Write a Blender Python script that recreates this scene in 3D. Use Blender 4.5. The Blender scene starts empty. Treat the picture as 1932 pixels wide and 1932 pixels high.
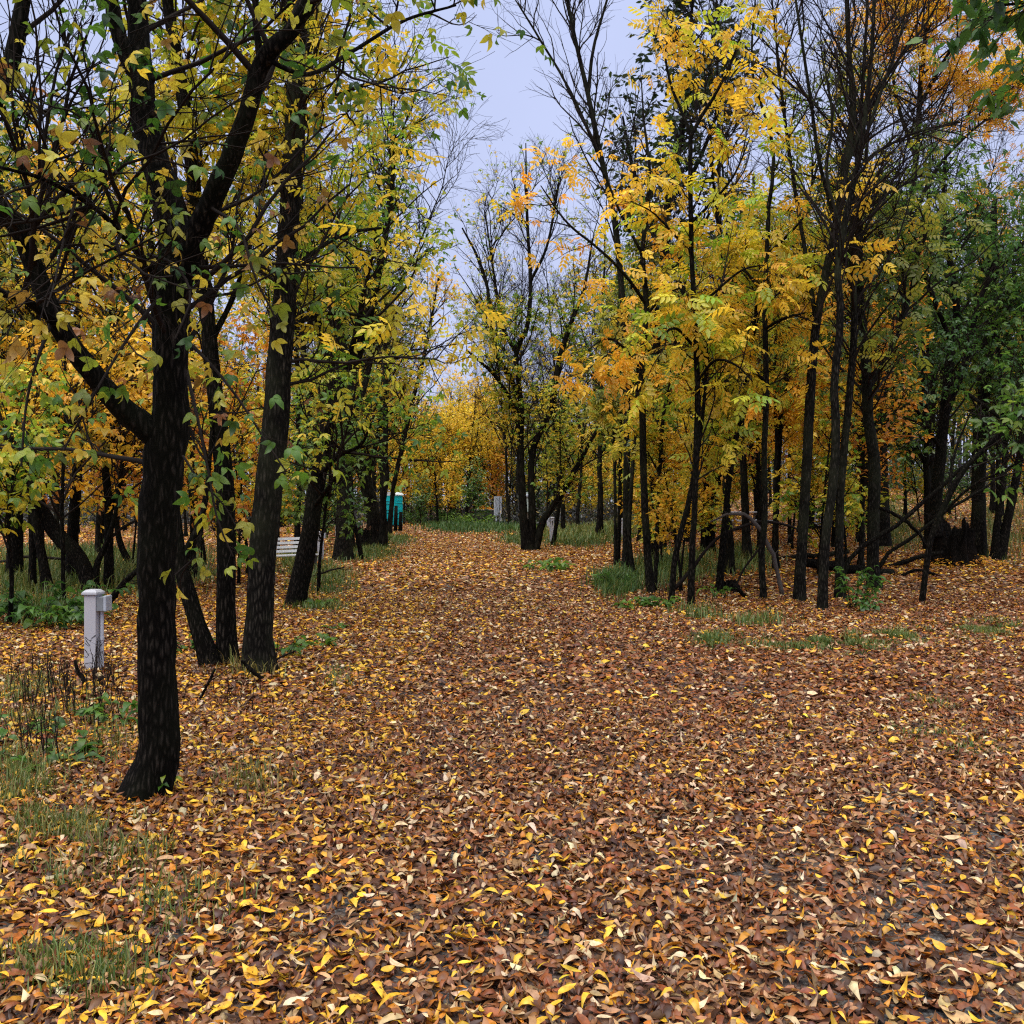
import bpy, bmesh, math, random
import numpy as np
from mathutils import Vector, Matrix

RNG = np.random.default_rng(11)
random.seed(5)
S = bpy.context.scene
COL = S.collection
PI = math.pi

# ------------------------------------------------------------------ survey helpers
# the place was measured from the photograph on a 1932 px square: eye 1.6 m above the lane,
# horizon on row 950, focal length 1783 px
FPX, HOR, CX, EYE = 1783.0, 950.0, 966.0, 1.6


def sstep(a, b, x):
    t = np.clip((x - a) / (b - a), 0, 1)
    return t * t * (3 - 2 * t)


def terrain(x, y):
    """height of the ground: flat lane, the right hand woods climb gently towards the back"""
    x = np.asarray(x, float); y = np.asarray(y, float)
    d = np.clip(y - 18, 0, 60)
    rise = (0.022 * d + 0.0004 * d * d) * sstep(0.07, 0.24, x / np.maximum(np.abs(y), 1.0))
    bump = 0.012 * np.sin(x * 1.7 + 0.6 * y) * np.cos(y * 1.3 - 0.4 * x) + 0.02 * np.sin(0.31 * x + 1) * np.sin(0.27 * y)
    return rise + bump * sstep(1.0, 4.0, np.abs(y))


def gz(x, y):
    return float(terrain(x, y))


def at(px, py, Y):
    return np.array([(px - CX) * Y / FPX, Y, EYE - (py - HOR) * Y / FPX])


def dist(px, py):
    """distance of the ground seen on that row"""
    Y = np.arange(2.0, 160, 0.05)
    z = EYE - (py - HOR) * Y / FPX
    g = terrain((px - CX) * Y / FPX, Y)
    k = np.argmax(z <= g)
    return float(Y[k]) if z[k] <= g[k] else 90.0


def on_ground(px, Y):
    x = (px - CX) * Y / FPX
    return np.array([x, Y, gz(x, Y)])


def nrm(v):
    return v / np.maximum(np.linalg.norm(v, axis=-1, keepdims=True), 1e-9)


_perm = np.random.default_rng(3).random((64, 64))


def vnoise(x, y):
    x = np.asarray(x, float); y = np.asarray(y, float)
    xi = np.floor(x).astype(int); yi = np.floor(y).astype(int)
    fx = x - xi; fy = y - yi
    fx = fx * fx * (3 - 2 * fx); fy = fy * fy * (3 - 2 * fy)
    g = lambda i, j: _perm[i % 64, j % 64]
    return (g(xi, yi) * (1 - fx) + g(xi + 1, yi) * fx) * (1 - fy) + (g(xi, yi + 1) * (1 - fx) + g(xi + 1, yi + 1) * fx) * fy


# ------------------------------------------------------------------ object helpers
def np_mesh(name, V, F, mat, cols=None, smooth=False):
    V = np.ascontiguousarray(V, dtype=np.float32); F = np.ascontiguousarray(F, dtype=np.int32)
    me = bpy.data.meshes.new(name)
    n, k = F.shape
    me.vertices.add(len(V)); me.vertices.foreach_set('co', V.ravel())
    me.loops.add(n * k); me.loops.foreach_set('vertex_index', F.ravel())
    me.polygons.add(n); me.polygons.foreach_set('loop_start', np.arange(0, n * k, k, dtype=np.int32))
    if smooth:
        me.polygons.foreach_set('use_smooth', np.ones(n, dtype=bool))
    if cols is not None:
        a = me.attributes.new('Col', 'FLOAT_COLOR', 'POINT')
        c = np.ones((len(V), 4), dtype=np.float32); c[:, :3] = cols
        a.data.foreach_set('color', c.ravel())
    me.update(calc_edges=True)
    me.materials.append(mat)
    return me


def link(name, data, parent=None, loc=None, rotz=None):
    o = bpy.data.objects.new(name, data)
    COL.objects.link(o)
    if parent is not None:
        o.parent = parent
    if loc is not None:
        o.location = [float(c) for c in loc]
    if rotz is not None:
        o.rotation_euler = (0, 0, rotz)
    return o


def tag(o, label=None, cat=None, group=None, kind=None):
    if label: o['label'] = label
    if cat: o['category'] = cat
    if group: o['group'] = group
    if kind: o['kind'] = kind
    return o


def thing(name, label, cat, loc, rotz=0.0, group=None):
    return tag(link(name, None, None, loc, rotz), label, cat, group)


def copy_thing(root, loc, rotz, label, group=None, scale=None):
    r = root.copy(); COL.objects.link(r)
    r.location = [float(c) for c in loc]; r.rotation_euler = (0, 0, rotz)
    if scale: r.scale = scale
    r['label'] = label
    if group: r['group'] = group
    for ch in list(root.children):
        c = ch.copy(); COL.objects.link(c); c.parent = r
        for g in list(ch.children):
            d = g.copy(); COL.objects.link(d); d.parent = c
    return r


class MB:
    """boxes, prisms and tubes gathered into one mesh"""
    def __init__(s): s.bm = bmesh.new()

    def box(s, c, size, rot=None, bev=0.0):
        t = bmesh.new()
        bmesh.ops.create_cube(t, size=1.0)
        bmesh.ops.scale(t, vec=size, verts=t.verts)
        if bev > 0:
            bmesh.ops.bevel(t, geom=list(t.edges), offset=bev, segments=2, affect='EDGES', profile=0.6)
        M = Matrix.Translation(c) @ (rot.to_4x4() if rot is not None else Matrix.Identity(4))
        bmesh.ops.transform(t, matrix=M, verts=t.verts)
        s._add(t); return s

    def cyl(s, a, b, r0, r1=None, seg=14, cap=True):
        a = Vector(a); b = Vector(b); r1 = r0 if r1 is None else r1
        t = bmesh.new(); L = (b - a).length
        bmesh.ops.create_cone(t, cap_ends=cap, segments=seg, radius1=r0, radius2=r1, depth=L)
        q = Vector((0, 0, 1)).rotation_difference((b - a).normalized())
        bmesh.ops.transform(t, matrix=Matrix.Translation((a + b) / 2) @ q.to_matrix().to_4x4(), verts=t.verts)
        s._add(t); return s

    def frustum(s, c, w0, w1, d0, d1, h):
        t = bmesh.new(); bmesh.ops.create_cube(t, size=1.0)
        for v in t.verts:
            top = v.co.z > 0
            v.co = Vector((v.co.x * (w1 if top else w0), v.co.y * (d1 if top else d0), h / 2 if top else -h / 2)) + Vector(c)
        s._add(t); return s

    def prism(s, pts, y0, y1):
        """outline in x,z extruded along y"""
        t = bmesh.new()
        A = [t.verts.new((p[0], y0, p[1])) for p in pts]; B = [t.verts.new((p[0], y1, p[1])) for p in pts]
        t.faces.new(A); t.faces.new(B[::-1])
        n = len(pts)
        for i in range(n):
            t.faces.new((A[i], B[i], B[(i + 1) % n], A[(i + 1) % n]))
        bmesh.ops.recalc_face_normals(t, faces=t.faces)
        s._add(t); return s

    def _add(s, t):
        me = bpy.data.meshes.new('tmp'); t.to_mesh(me); t.free()
        s.bm.from_mesh(me); bpy.data.meshes.remove(me)

    def build(s, name, mat, parent=None, loc=None, rotz=None, smooth=False):
        me = bpy.data.meshes.new(name); s.bm.to_mesh(me); s.bm.free()
        me.materials.append(mat)
        if smooth:
            for p in me.polygons: p.use_smooth = True
        return link(name, me, parent, loc, rotz)


# ------------------------------------------------------------------ materials
def newmat(name):
    m = bpy.data.materials.new(name); m.use_nodes = True
    nt = m.node_tree; nt.nodes.clear()
    out = nt.nodes.new('ShaderNodeOutputMaterial')
    return m, nt, out


def nd(nt, typ, **kw):
    n = nt.nodes.new(typ)
    for k, v in kw.items():
        if k in n.inputs: n.inputs[k].default_value = v
        else: setattr(n, k, v)
    return n


def ramp(nt, stops, interp='LINEAR'):
    r = nt.nodes.new('ShaderNodeValToRGB'); r.color_ramp.interpolation = interp
    e = r.color_ramp.elements
    while len(e) < len(stops): e.new(0.5)
    for i, (p, c) in enumerate(stops):
        e[i].position = p; e[i].color = (*c, 1)
    return r


def leaf_mat(name, transl=0.45, rough=0.45, gloss=0.05, mottled=0.0):
    m, nt, out = newmat(name); L = nt.links
    at_ = nd(nt, 'ShaderNodeAttribute', attribute_name='Col')
    src = at_.outputs['Color']
    if mottled:
        tc = nd(nt, 'ShaderNodeTexCoord'); nz = nd(nt, 'ShaderNodeTexNoise'); nz.inputs['Scale'].default_value = 45; nz.inputs['Detail'].default_value = 3
        L.new(tc.outputs['Object'], nz.inputs['Vector'])
        r = ramp(nt, [(0.35, (1 - mottled,) * 3), (0.6, (1.08,) * 3)])
        L.new(nz.outputs['Fac'], r.inputs['Fac'])
        mx = nd(nt, 'ShaderNodeMixRGB', blend_type='MULTIPLY'); mx.inputs['Fac'].default_value = 1
        L.new(src, mx.inputs['Color1']); L.new(r.outputs['Color'], mx.inputs['Color2']); src = mx.outputs['Color']
    d = nd(nt, 'ShaderNodeBsdfDiffuse'); t = nd(nt, 'ShaderNodeBsdfTranslucent'); g = nd(nt, 'ShaderNodeBsdfGlossy')
    g.inputs['Roughness'].default_value = rough; g.inputs['Color'].default_value = (.9, .9, .95, 1)
    L.new(src, d.inputs['Color']); L.new(src, t.inputs['Color'])
    a = nd(nt, 'ShaderNodeMixShader'); a.inputs[0].default_value = transl
    L.new(d.outputs[0], a.inputs[1]); L.new(t.outputs[0], a.inputs[2])
    b = nd(nt, 'ShaderNodeMixShader'); b.inputs[0].default_value = gloss
    L.new(a.outputs[0], b.inputs[1]); L.new(g.outputs[0], b.inputs[2])
    L.new(b.outputs[0], out.inputs['Surface'])
    return m


def bark_mat(name, dark, light, scale=1.0, moss=(.03, .04, .015), moss_amt=0.5, bump=0.6):
    m, nt, out = newmat(name); L = nt.links
    tc = nd(nt, 'ShaderNodeTexCoord')
    mp = nd(nt, 'ShaderNodeMapping'); mp.inputs['Scale'].default_value = (26 * scale, 26 * scale, 6 * scale)
    L.new(tc.outputs['Object'], mp.inputs['Vector'])
    nz0 = nd(nt, 'ShaderNodeTexNoise'); nz0.inputs['Scale'].default_value = 1.2; nz0.inputs['Detail'].default_value = 3
    L.new(mp.outputs[0], nz0.inputs['Vector'])
    ad = nd(nt, 'ShaderNodeMixRGB', blend_type='ADD'); ad.inputs[0].default_value = 0.9
    L.new(mp.outputs[0], ad.inputs[1]); L.new(nz0.outputs['Color'], ad.inputs[2])
    vo = nd(nt, 'ShaderNodeTexVoronoi', feature='DISTANCE_TO_EDGE'); vo.inputs['Scale'].default_value = 1.0
    L.new(ad.outputs[0], vo.inputs['Vector'])
    nz = nd(nt, 'ShaderNodeTexNoise'); nz.inputs['Scale'].default_value = 3.1; nz.inputs['Detail'].default_value = 5
    L.new(mp.outputs[0], nz.inputs['Vector'])
    mul = nd(nt, 'ShaderNodeMath', operation='MULTIPLY'); L.new(vo.outputs['Distance'], mul.inputs[0]); L.new(nz.outputs['Fac'], mul.inputs[1])
    r = ramp(nt, [(0.0, tuple(c * 0.35 for c in dark)), (0.08, dark), (0.3, light)])
    L.new(mul.outputs[0], r.inputs['Fac'])
    nz2 = nd(nt, 'ShaderNodeTexNoise'); nz2.inputs['Scale'].default_value = 1.7; nz2.inputs['Detail'].default_value = 4
    L.new(tc.outputs['Object'], nz2.inputs['Vector'])
    r2 = ramp(nt, [(0.45, (0, 0, 0)), (0.7, (moss_amt,) * 3)]); L.new(nz2.outputs['Fac'], r2.inputs['Fac'])
    mx = nd(nt, 'ShaderNodeMixRGB'); mx.inputs['Color2'].default_value = (*moss, 1)
    L.new(r2.outputs['Color'], mx.inputs['Fac']); L.new(r.outputs['Color'], mx.inputs['Color1'])
    bp = nd(nt, 'ShaderNodeBump'); bp.inputs['Strength'].default_value = bump; bp.inputs['Distance'].default_value = 0.02
    L.new(mul.outputs[0], bp.inputs['Height'])
    p = nd(nt, 'ShaderNodeBsdfPrincipled'); p.inputs['Roughness'].default_value = 0.9; p.inputs['Specular IOR Level'].default_value = 0.05
    L.new(mx.outputs[0], p.inputs['Base Color']); L.new(bp.outputs[0], p.inputs['Normal'])
    L.new(p.outputs[0], out.inputs['Surface'])
    return m


def paint_mat(name, col, rough=0.5, dirt=0.25, dirtcol=(.12, .1, .07), scale=6.0, metal=0.0, spec=0.4):
    m, nt, out = newmat(name); L = nt.links
    tc = nd(nt, 'ShaderNodeTexCoord')
    nz = nd(nt, 'ShaderNodeTexNoise'); nz.inputs['Scale'].default_value = scale; nz.inputs['Detail'].default_value = 6
    L.new(tc.outputs['Object'], nz.inputs['Vector'])
    r = ramp(nt, [(0.42, (0, 0, 0)), (0.75, (dirt,) * 3)]); L.new(nz.outputs['Fac'], r.inputs['Fac'])
    mx = nd(nt, 'ShaderNodeMixRGB'); mx.inputs['Color1'].default_value = (*col, 1); mx.inputs['Color2'].default_value = (*dirtcol, 1)
    L.new(r.outputs['Color'], mx.inputs['Fac'])
    p = nd(nt, 'ShaderNodeBsdfPrincipled'); p.inputs['Roughness'].default_value = rough; p.inputs['Metallic'].default_value = metal; p.inputs['Specular IOR Level'].default_value = spec
    L.new(mx.outputs[0], p.inputs['Base Color']); L.new(p.outputs[0], out.inputs['Surface'])
    return m


def ground_mat(name):
    m, nt, out = newmat(name); L = nt.links
    tc = nd(nt, 'ShaderNodeTexCoord')
    vo = nd(nt, 'ShaderNodeTexVoronoi'); vo.inputs['Scale'].default_value = 26
    nz0 = nd(nt, 'ShaderNodeTexNoise'); nz0.inputs['Scale'].default_value = 30; nz0.inputs['Detail'].default_value = 3
    L.new(tc.outputs['Object'], nz0.inputs['Vector'])
    ad = nd(nt, 'ShaderNodeMixRGB', blend_type='ADD'); ad.inputs[0].default_value = 0.05
    L.new(tc.outputs['Object'], ad.inputs[1]); L.new(nz0.outputs['Color'], ad.inputs[2])
    L.new(ad.outputs[0], vo.inputs['Vector'])
    sp = nd(nt, 'ShaderNodeSeparateColor'); L.new(vo.outputs['Color'], sp.inputs[0])
    leaf = ramp(nt, [(0.0, (.045, .02, .012)), (0.25, (.09, .04, .02)), (0.5, (.13, .05, .025)), (0.68, (.22, .11, .05)),
                     (0.80, (.36, .16, .04)), (0.90, (.42, .26, .12)), (1.0, (.5, .3, .06))], 'CONSTANT')
    L.new(sp.outputs[0], leaf.inputs['Fac'])
    # gravelly soil that shows where the leaves are thin
    nz = nd(nt, 'ShaderNodeTexNoise'); nz.inputs['Scale'].default_value = 0.55; nz.inputs['Detail'].default_value = 5; nz.inputs['Roughness'].default_value = 0.65
    L.new(tc.outputs['Object'], nz.inputs['Vector'])
    rs = ramp(nt, [(0.5, (0, 0, 0)), (0.62, (1, 1, 1))]); L.new(nz.outputs['Fac'], rs.inputs['Fac'])
    vg = nd(nt, 'ShaderNodeTexVoronoi'); vg.inputs['Scale'].default_value = 45; L.new(tc.outputs['Object'], vg.inputs['Vector'])
    gr = ramp(nt, [(0.0, (.10, .095, .09)), (0.6, (.035, .03, .028))]); L.new(vg.outputs['Distance'], gr.inputs['Fac'])
    mx = nd(nt, 'ShaderNodeMixRGB'); L.new(rs.outputs['Color'], mx.inputs[0]); L.new(leaf.outputs['Color'], mx.inputs[1]); L.new(gr.outputs['Color'], mx.inputs[2])
    bp = nd(nt, 'ShaderNodeBump'); bp.inputs['Strength'].default_value = 0.6; bp.inputs['Distance'].default_value = 0.02
    L.new(vo.outputs['Distance'], bp.inputs['Height'])
    p = nd(nt, 'ShaderNodeBsdfPrincipled'); p.inputs['Roughness'].default_value = 0.85; p.inputs['Specular IOR Level'].default_value = 0.2
    L.new(mx.outputs[0], p.inputs['Base Color']); L.new(bp.outputs[0], p.inputs['Normal']); L.new(p.outputs[0], out.inputs['Surface'])
    return m


M = {}
M['leaf'] = leaf_mat('leaf_surface', 0.5, 0.45, 0.03, 0.12)
M['leaf_dark'] = leaf_mat('dark_leaf_surface', 0.3, 0.4, 0.06)
M['litter'] = leaf_mat('fallen_leaf_surface', 0.12, 0.38, 0.03, 0.35)
M['grass'] = leaf_mat('grass_surface', 0.3, 0.5, 0.03)
M['bark'] = bark_mat('wet_black_bark', (.006, .005, .004), (.045, .037, .030), 1.5, (.014, .017, .008), 0.35, .9)
M['bark_ash'] = bark_mat('furrowed_ash_bark', (.009, .008, .0065), (.055, .048, .038), 1.3, (.03, .034, .018), 0.6)
M['bark_far'] = bark_mat('dark_far_bark', (.009, .0075, .006), (.036, .03, .024), 0.6, (.03, .034, .02), 0.4, 0.3)
M['twig'] = paint_mat('dark_twig', (.016, .012, .010), 0.8, 0.5, (.035, .029, .024), 3, 0, .06)
M['twig_grey'] = paint_mat('grey_dead_twig', (.07, .055, .045), 0.8, 0.6, (.03, .025, .02), 8)
M['bare_wood'] = bark_mat('bare_reddish_wood', (.06, .028, .015), (.24, .12, .07), 1.2, (.05, .03, .02), 0.4)
M['charred'] = bark_mat('black_rotten_wood', (.006, .005, .004), (.03, .022, .018), 1.5, (.02, .012, .008), 0.4, 0.9)
M['white'] = paint_mat('white_post_paint', (.42, .42, .455), 0.5, 0.12, (.4, .38, .34), 5)
M['whiteboard'] = paint_mat('weathered_white_board', (.5, .51, .53), 0.6, 0.35, (.35, .33, .3), 9)
M['greybox'] = paint_mat('grey_enamel', (.2, .22, .24), 0.4, 0.3, (.1, .1, .1), 8)
M['greylid'] = paint_mat('pale_grey_plastic', (.42, .46, .52), 0.3, 0.3, (.2, .22, .25), 8)
M['panelgrey'] = paint_mat('pale_grey_metal', (.48, .51, .58), 0.45, 0.25, (.25, .26, .3), 3)
M['metergreen'] = paint_mat('pale_green_metal', (.40, .47, .43), 0.45, 0.3, (.2, .22, .2), 4)
M['ink'] = paint_mat('black_number', (.01, .01, .01), 0.6, 0.1)
M['teal'] = paint_mat('teal_plastic', (.0, .56, .62), 0.45, 0.15, (.02, .2, .22), 3)
M['tealdark'] = paint_mat('dark_teal_plastic', (.0, .24, .28), 0.5, 0.15, (.01, .1, .11), 3)
M['roofwhite'] = paint_mat('milky_plastic', (.72, .78, .8), 0.4, 0.2, (.4, .42, .42), 3)
M['darkmetal'] = paint_mat('dark_steel', (.03, .03, .032), 0.5, 0.4, (.08, .05, .03), 5)
M['concrete'] = paint_mat('old_concrete', (.3, .29, .27), 0.85, 0.5, (.12, .11, .09), 4)
M['trailer'] = paint_mat('white_trailer_skin', (.78, .79, .8), 0.35, 0.15, (.5, .5, .48), 2)
M['glass'] = paint_mat('dark_window_glass', (.02, .025, .03), 0.08, 0.1, (.05, .05, .05), 2)
M['rubber'] = paint_mat('black_rubber', (.015, .015, .015), 0.8, 0.2)
M['stake'] = paint_mat('weathered_timber', (.28, .23, .17), 0.85, 0.5, (.14, .11, .08), 7)
M['ground'] = ground_mat('leafy_ground')


def lane_mat():
    m, nt, out = newmat('gravel_lane_surface'); L = nt.links
    tc = nd(nt, 'ShaderNodeTexCoord')
    vo = nd(nt, 'ShaderNodeTexVoronoi'); vo.inputs['Scale'].default_value = 60; L.new(tc.outputs['Object'], vo.inputs['Vector'])
    r = ramp(nt, [(0.0, (.16, .155, .15)), (0.7, (.03, .028, .026))]); L.new(vo.outputs['Distance'], r.inputs['Fac'])
    v2 = nd(nt, 'ShaderNodeTexVoronoi'); v2.inputs['Scale'].default_value = 24; L.new(tc.outputs['Object'], v2.inputs['Vector'])
    sp = nd(nt, 'ShaderNodeSeparateColor'); L.new(v2.outputs['Color'], sp.inputs[0])
    lf = ramp(nt, [(0.0, (.06, .028, .016)), (0.3, (.11, .048, .026)), (0.55, (.17, .075, .036)), (0.75, (.26, .13, .07)), (0.9, (.4, .22, .08))], 'CONSTANT')
    L.new(sp.outputs[0], lf.inputs['Fac'])
    nz = nd(nt, 'ShaderNodeTexNoise'); nz.inputs['Scale'].default_value = 1.1; nz.inputs['Detail'].default_value = 6; nz.inputs['Roughness'].default_value = 0.7
    L.new(tc.outputs['Object'], nz.inputs['Vector'])
    rs = ramp(nt, [(0.46, (0, 0, 0)), (0.58, (1, 1, 1))]); L.new(nz.outputs['Fac'], rs.inputs['Fac'])
    mx = nd(nt, 'ShaderNodeMixRGB'); L.new(rs.outputs['Color'], mx.inputs[0]); L.new(lf.outputs['Color'], mx.inputs[1]); L.new(r.outputs['Color'], mx.inputs[2])
    bp = nd(nt, 'ShaderNodeBump'); bp.inputs['Strength'].default_value = 0.8; bp.inputs['Distance'].default_value = 0.015
    L.new(vo.outputs['Distance'], bp.inputs['Height'])
    p = nd(nt, 'ShaderNodeBsdfPrincipled'); p.inputs['Roughness'].default_value = 0.75
    L.new(mx.outputs[0], p.inputs['Base Color']); L.new(bp.outputs[0], p.inputs['Normal']); L.new(p.outputs[0], out.inputs['Surface'])
    return m


M['lane'] = lane_mat()


def road_mat():
    m, nt, out = newmat('pale_road_surface'); L = nt.links
    tc = nd(nt, 'ShaderNodeTexCoord')
    nz = nd(nt, 'ShaderNodeTexNoise'); nz.inputs['Scale'].default_value = 5; nz.inputs['Detail'].default_value = 8; nz.inputs['Roughness'].default_value = 0.8
    L.new(tc.outputs['Object'], nz.inputs['Vector'])
    r = ramp(nt, [(0.35, (.2, .12, .07)), (0.5, (.36, .25, .18)), (0.65, (.45, .35, .28))]); L.new(nz.outputs['Fac'], r.inputs['Fac'])
    p = nd(nt, 'ShaderNodeBsdfPrincipled'); p.inputs['Roughness'].default_value = 0.9
    L.new(r.outputs[0], p.inputs['Base Color']); L.new(p.outputs[0], out.inputs['Surface'])
    return m


M['road'] = road_mat()
M['meadow'] = paint_mat('short_green_turf', (.05, .085, .02), 0.9, 0.7, (.12, .1, .035), 2.5)

# ------------------------------------------------------------------ leaf shapes (stem at 0, tip at x=1, face up +z)
def T_(v, f): return np.array(v, float), np.array(f, int)


DIA = T_([(0, 0, 0), (.42, .25, .06), (1, 0, -.03), (.42, -.25, .06)], [(0, 3, 2), (0, 2, 1)])
HEX = T_([(0, 0, 0), (.3, .22, .04), (.68, .17, .02), (1, 0, -.08), (.68, -.17, .02), (.3, -.22, .04)],
         [(0, 5, 4), (0, 4, 3), (0, 3, 2), (0, 2, 1)])


def lobed():
    half = [(0, 0), (.08, .12), (.22, .21), (.35, .27), (.42, .21), (.56, .22), (.63, .14), (.80, .09), (1, 0)]
    pts = half + [(x, -y) for x, y in half[-2:0:-1]]
    v = [(.38, 0, -.03)] + [(x, y, .10 * abs(y) - .12 * max(0, x - .4)) for x, y in pts]
    n = len(pts)
    f = [(0, 1 + (i + 1) % n, 1 + i) for i in range(n)]
    return T_(v, f)


LOB = lobed()


def ovate(curl=0.0, cup=0.0, twist=0.0, w=.24, asym=0.0):
    xs = [0, .16, .38, .62, .83, 1]; ws = [0, w * .72, w, w * .86, w * .42, 0]
    v = []
    for x, ww in zip(xs, ws):
        zc = curl * (x - .45) ** 2 * 2.2 - curl * .25
        a = twist * (x - .5)
        if ww == 0:
            v.append((x, asym * x * x, zc))
        else:
            for s in (1, 0, -1):
                y = s * ww
                v.append((x, y * math.cos(a) + asym * x * x, zc + cup * abs(s) * ww + y * math.sin(a)))
    f = [(0, 2, 1), (0, 3, 2)]
    for k in range(3):
        a, b = 1 + 3 * k, 4 + 3 * k
        f += [(a, a + 1, b + 1), (a, b + 1, b), (a + 1, a + 2, b + 2), (a + 1, b + 2, b + 1)]
    f += [(10, 11, 13), (11, 12, 13)]
    return T_(v, f)


def combine(parts):
    """parts: (template, base xyz, heading, pitch, size)"""
    V, F, o = [], [], 0
    for (tv, tf), b, hd, pt, sc in parts:
        d = np.array([math.cos(hd) * math.cos(pt), math.sin(hd) * math.cos(pt), math.sin(pt)])
        s = np.array([-math.sin(hd), math.cos(hd), 0]); n = np.cross(d, s)
        V.append(np.array(b) + sc * (tv[:, :1] * d + tv[:, 1:2] * s + tv[:, 2:3] * n)); F.append(tf + o); o += len(tv)
    return np.concatenate(V), np.concatenate(F)


def ash_leaf(lt, droop=-.35):
    p = []
    for x in (.22, .5, .76):
        z = -.12 * x * x
        for s in (1, -1):
            p.append((lt, (x, 0, z), s * 0.95, droop, .44))
    p.append((lt, (.95, 0, -.12), 0.05, droop, .46))
    return combine(p)


def tri_leaf(lt):
    return combine([(lt, (.35, 0, 0), 0, -.35, .62), (lt, (.3, 0, 0), 1.05, -.4, .5), (lt, (.3, 0, 0), -1.05, -.45, .5)])


ASH = ash_leaf(HEX)
ASH_FAR = ash_leaf(DIA)
TRI = tri_leaf(ovate(-.35, .2, .25, .25))
TRI_HEX = tri_leaf(HEX)


def scatter(tmpl, pos, d, n, size, col):
    tv, tf = tmpl
    d = nrm(d); b = nrm(np.cross(n, d)); n = np.cross(d, b)
    sz = np.asarray(size).reshape(-1, 1, 1)
    V = pos[:, None, :] + sz * (tv[None, :, 0:1] * d[:, None, :] + tv[None, :, 1:2] * b[:, None, :] + tv[None, :, 2:3] * n[:, None, :])
    N, k = len(pos), len(tv)
    F = tf[None] + (np.arange(N) * k)[:, None, None]
    C = np.repeat(col[:, None, :], k, 1)
    return V.reshape(-1, 3), F.reshape(-1, tf.shape[1]), C.reshape(-1, 3)


def merge(parts):
    V, F, C, o = [], [], [], 0
    for v, f, c in parts:
        V.append(v); F.append(f + o); C.append(c); o += len(v)
    return np.concatenate(V), np.concatenate(F), np.concatenate(C)


# ------------------------------------------------------------------ branching
def tubes(P, R, sides, flare=None):
    """P (N,K,3), R (N,K) -> verts, quads"""
    N, K, _ = P.shape
    t = nrm(np.gradient(P, axis=1))
    mean = nrm(P[:, -1] - P[:, 0])
    ref = np.where(np.abs(mean[:, 2:3]) < .85, np.array([[0, 0, 1.]]), np.array([[1., 0, 0]]))
    u = nrm(np.cross(t, ref[:, None, :])); v = np.cross(t, u)
    a = np.linspace(0, 2 * PI, sides, endpoint=False)
    RR = np.repeat(R[:, :, None], sides, 2)
    if flare is not None:
        RR = RR * flare
    V = P[:, :, None, :] + RR[..., None] * (np.cos(a)[None, None, :, None] * u[:, :, None, :] + np.sin(a)[None, None, :, None] * v[:, :, None, :])
    i = np.arange(N)[:, None, None] * K * sides; j = np.arange(K - 1)[None, :, None] * sides; k = np.arange(sides)[None, None, :]
    k2 = (k + 1) % sides
    q = np.stack([i + j + k, i + j + k2, i + j + sides + k2, i + j + sides + k], -1)
    return V.reshape(-1, 3), q.reshape(-1, 4)


def catmull(pts, K):
    p = np.array(pts, float)
    if len(p) == 2:
        s = np.linspace(0, 1, K)[:, None]; return p[0] * (1 - s) + p[1] * s
    q = np.vstack([2 * p[0] - p[1], p, 2 * p[-1] - p[-2]])
    seg = np.linalg.norm(np.diff(p[:, :3], axis=0), axis=1); cum = np.concatenate([[0], np.cumsum(seg)])
    s = np.linspace(0, cum[-1], K); i = np.clip(np.searchsorted(cum, s, side='right') - 1, 0, len(seg) - 1)
    u = ((s - cum[i]) / np.maximum(seg[i], 1e-6))[:, None]
    a, b, c, d = q[i], q[i + 1], q[i + 2], q[i + 3]
    return 0.5 * (2 * b + (c - a) * u + (2 * a - 5 * b + 4 * c - d) * u * u + (3 * b - a - 3 * c + d) * u ** 3)


def spawn(rng, P, R, total, trange, length, angle, K, up=0.1, wob=0.12, rratio=0.012, rmin=.002, taper=.5, curve=0.0, weights=None, tone=None):
    """children growing from parent polylines"""
    N, Kp, _ = P.shape
    plen = np.linalg.norm(np.diff(P, axis=1), axis=2).sum(1)
    w = plen if weights is None else plen * weights
    idx = rng.choice(N, total, p=w / w.sum())
    t = rng.uniform(trange[0], trange[1], total)
    f = t * (Kp - 1); i0 = np.clip(f.astype(int), 0, Kp - 2); fr = (f - i0)[:, None]
    A, B = P[idx, i0], P[idx, i0 + 1]
    pos = A * (1 - fr) + B * fr
    tan = nrm(B - A)
    pr = R[idx, i0]
    perp = nrm(np.cross(tan, rng.normal(size=(total, 3))))
    ang = np.radians(rng.normal(angle, angle * .25, total))[:, None]
    d = nrm(np.cos(ang) * tan + np.sin(ang) * perp + np.array([0, 0, up]))
    L = length * rng.uniform(.55, 1.25, total) * (1 - taper * t)
    pts = [pos]; step = (L / (K - 1))[:, None]
    for k in range(K - 1):
        d = nrm(d + wob * rng.normal(size=(total, 3)) + np.array([0, 0, curve]))
        pts.append(pts[-1] + step * d)
    C = np.stack(pts, 1)
    r0 = np.minimum(pr * .75, np.maximum(L * rratio, rmin))
    CR = r0[:, None] * np.linspace(1, .35, K)[None, :]
    CR = np.maximum(CR, rmin * .6)
    tn = rng.random(total) if tone is None else np.clip(tone[idx] + rng.normal(0, .12, total), 0, 1)
    return C, CR, tn


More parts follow.
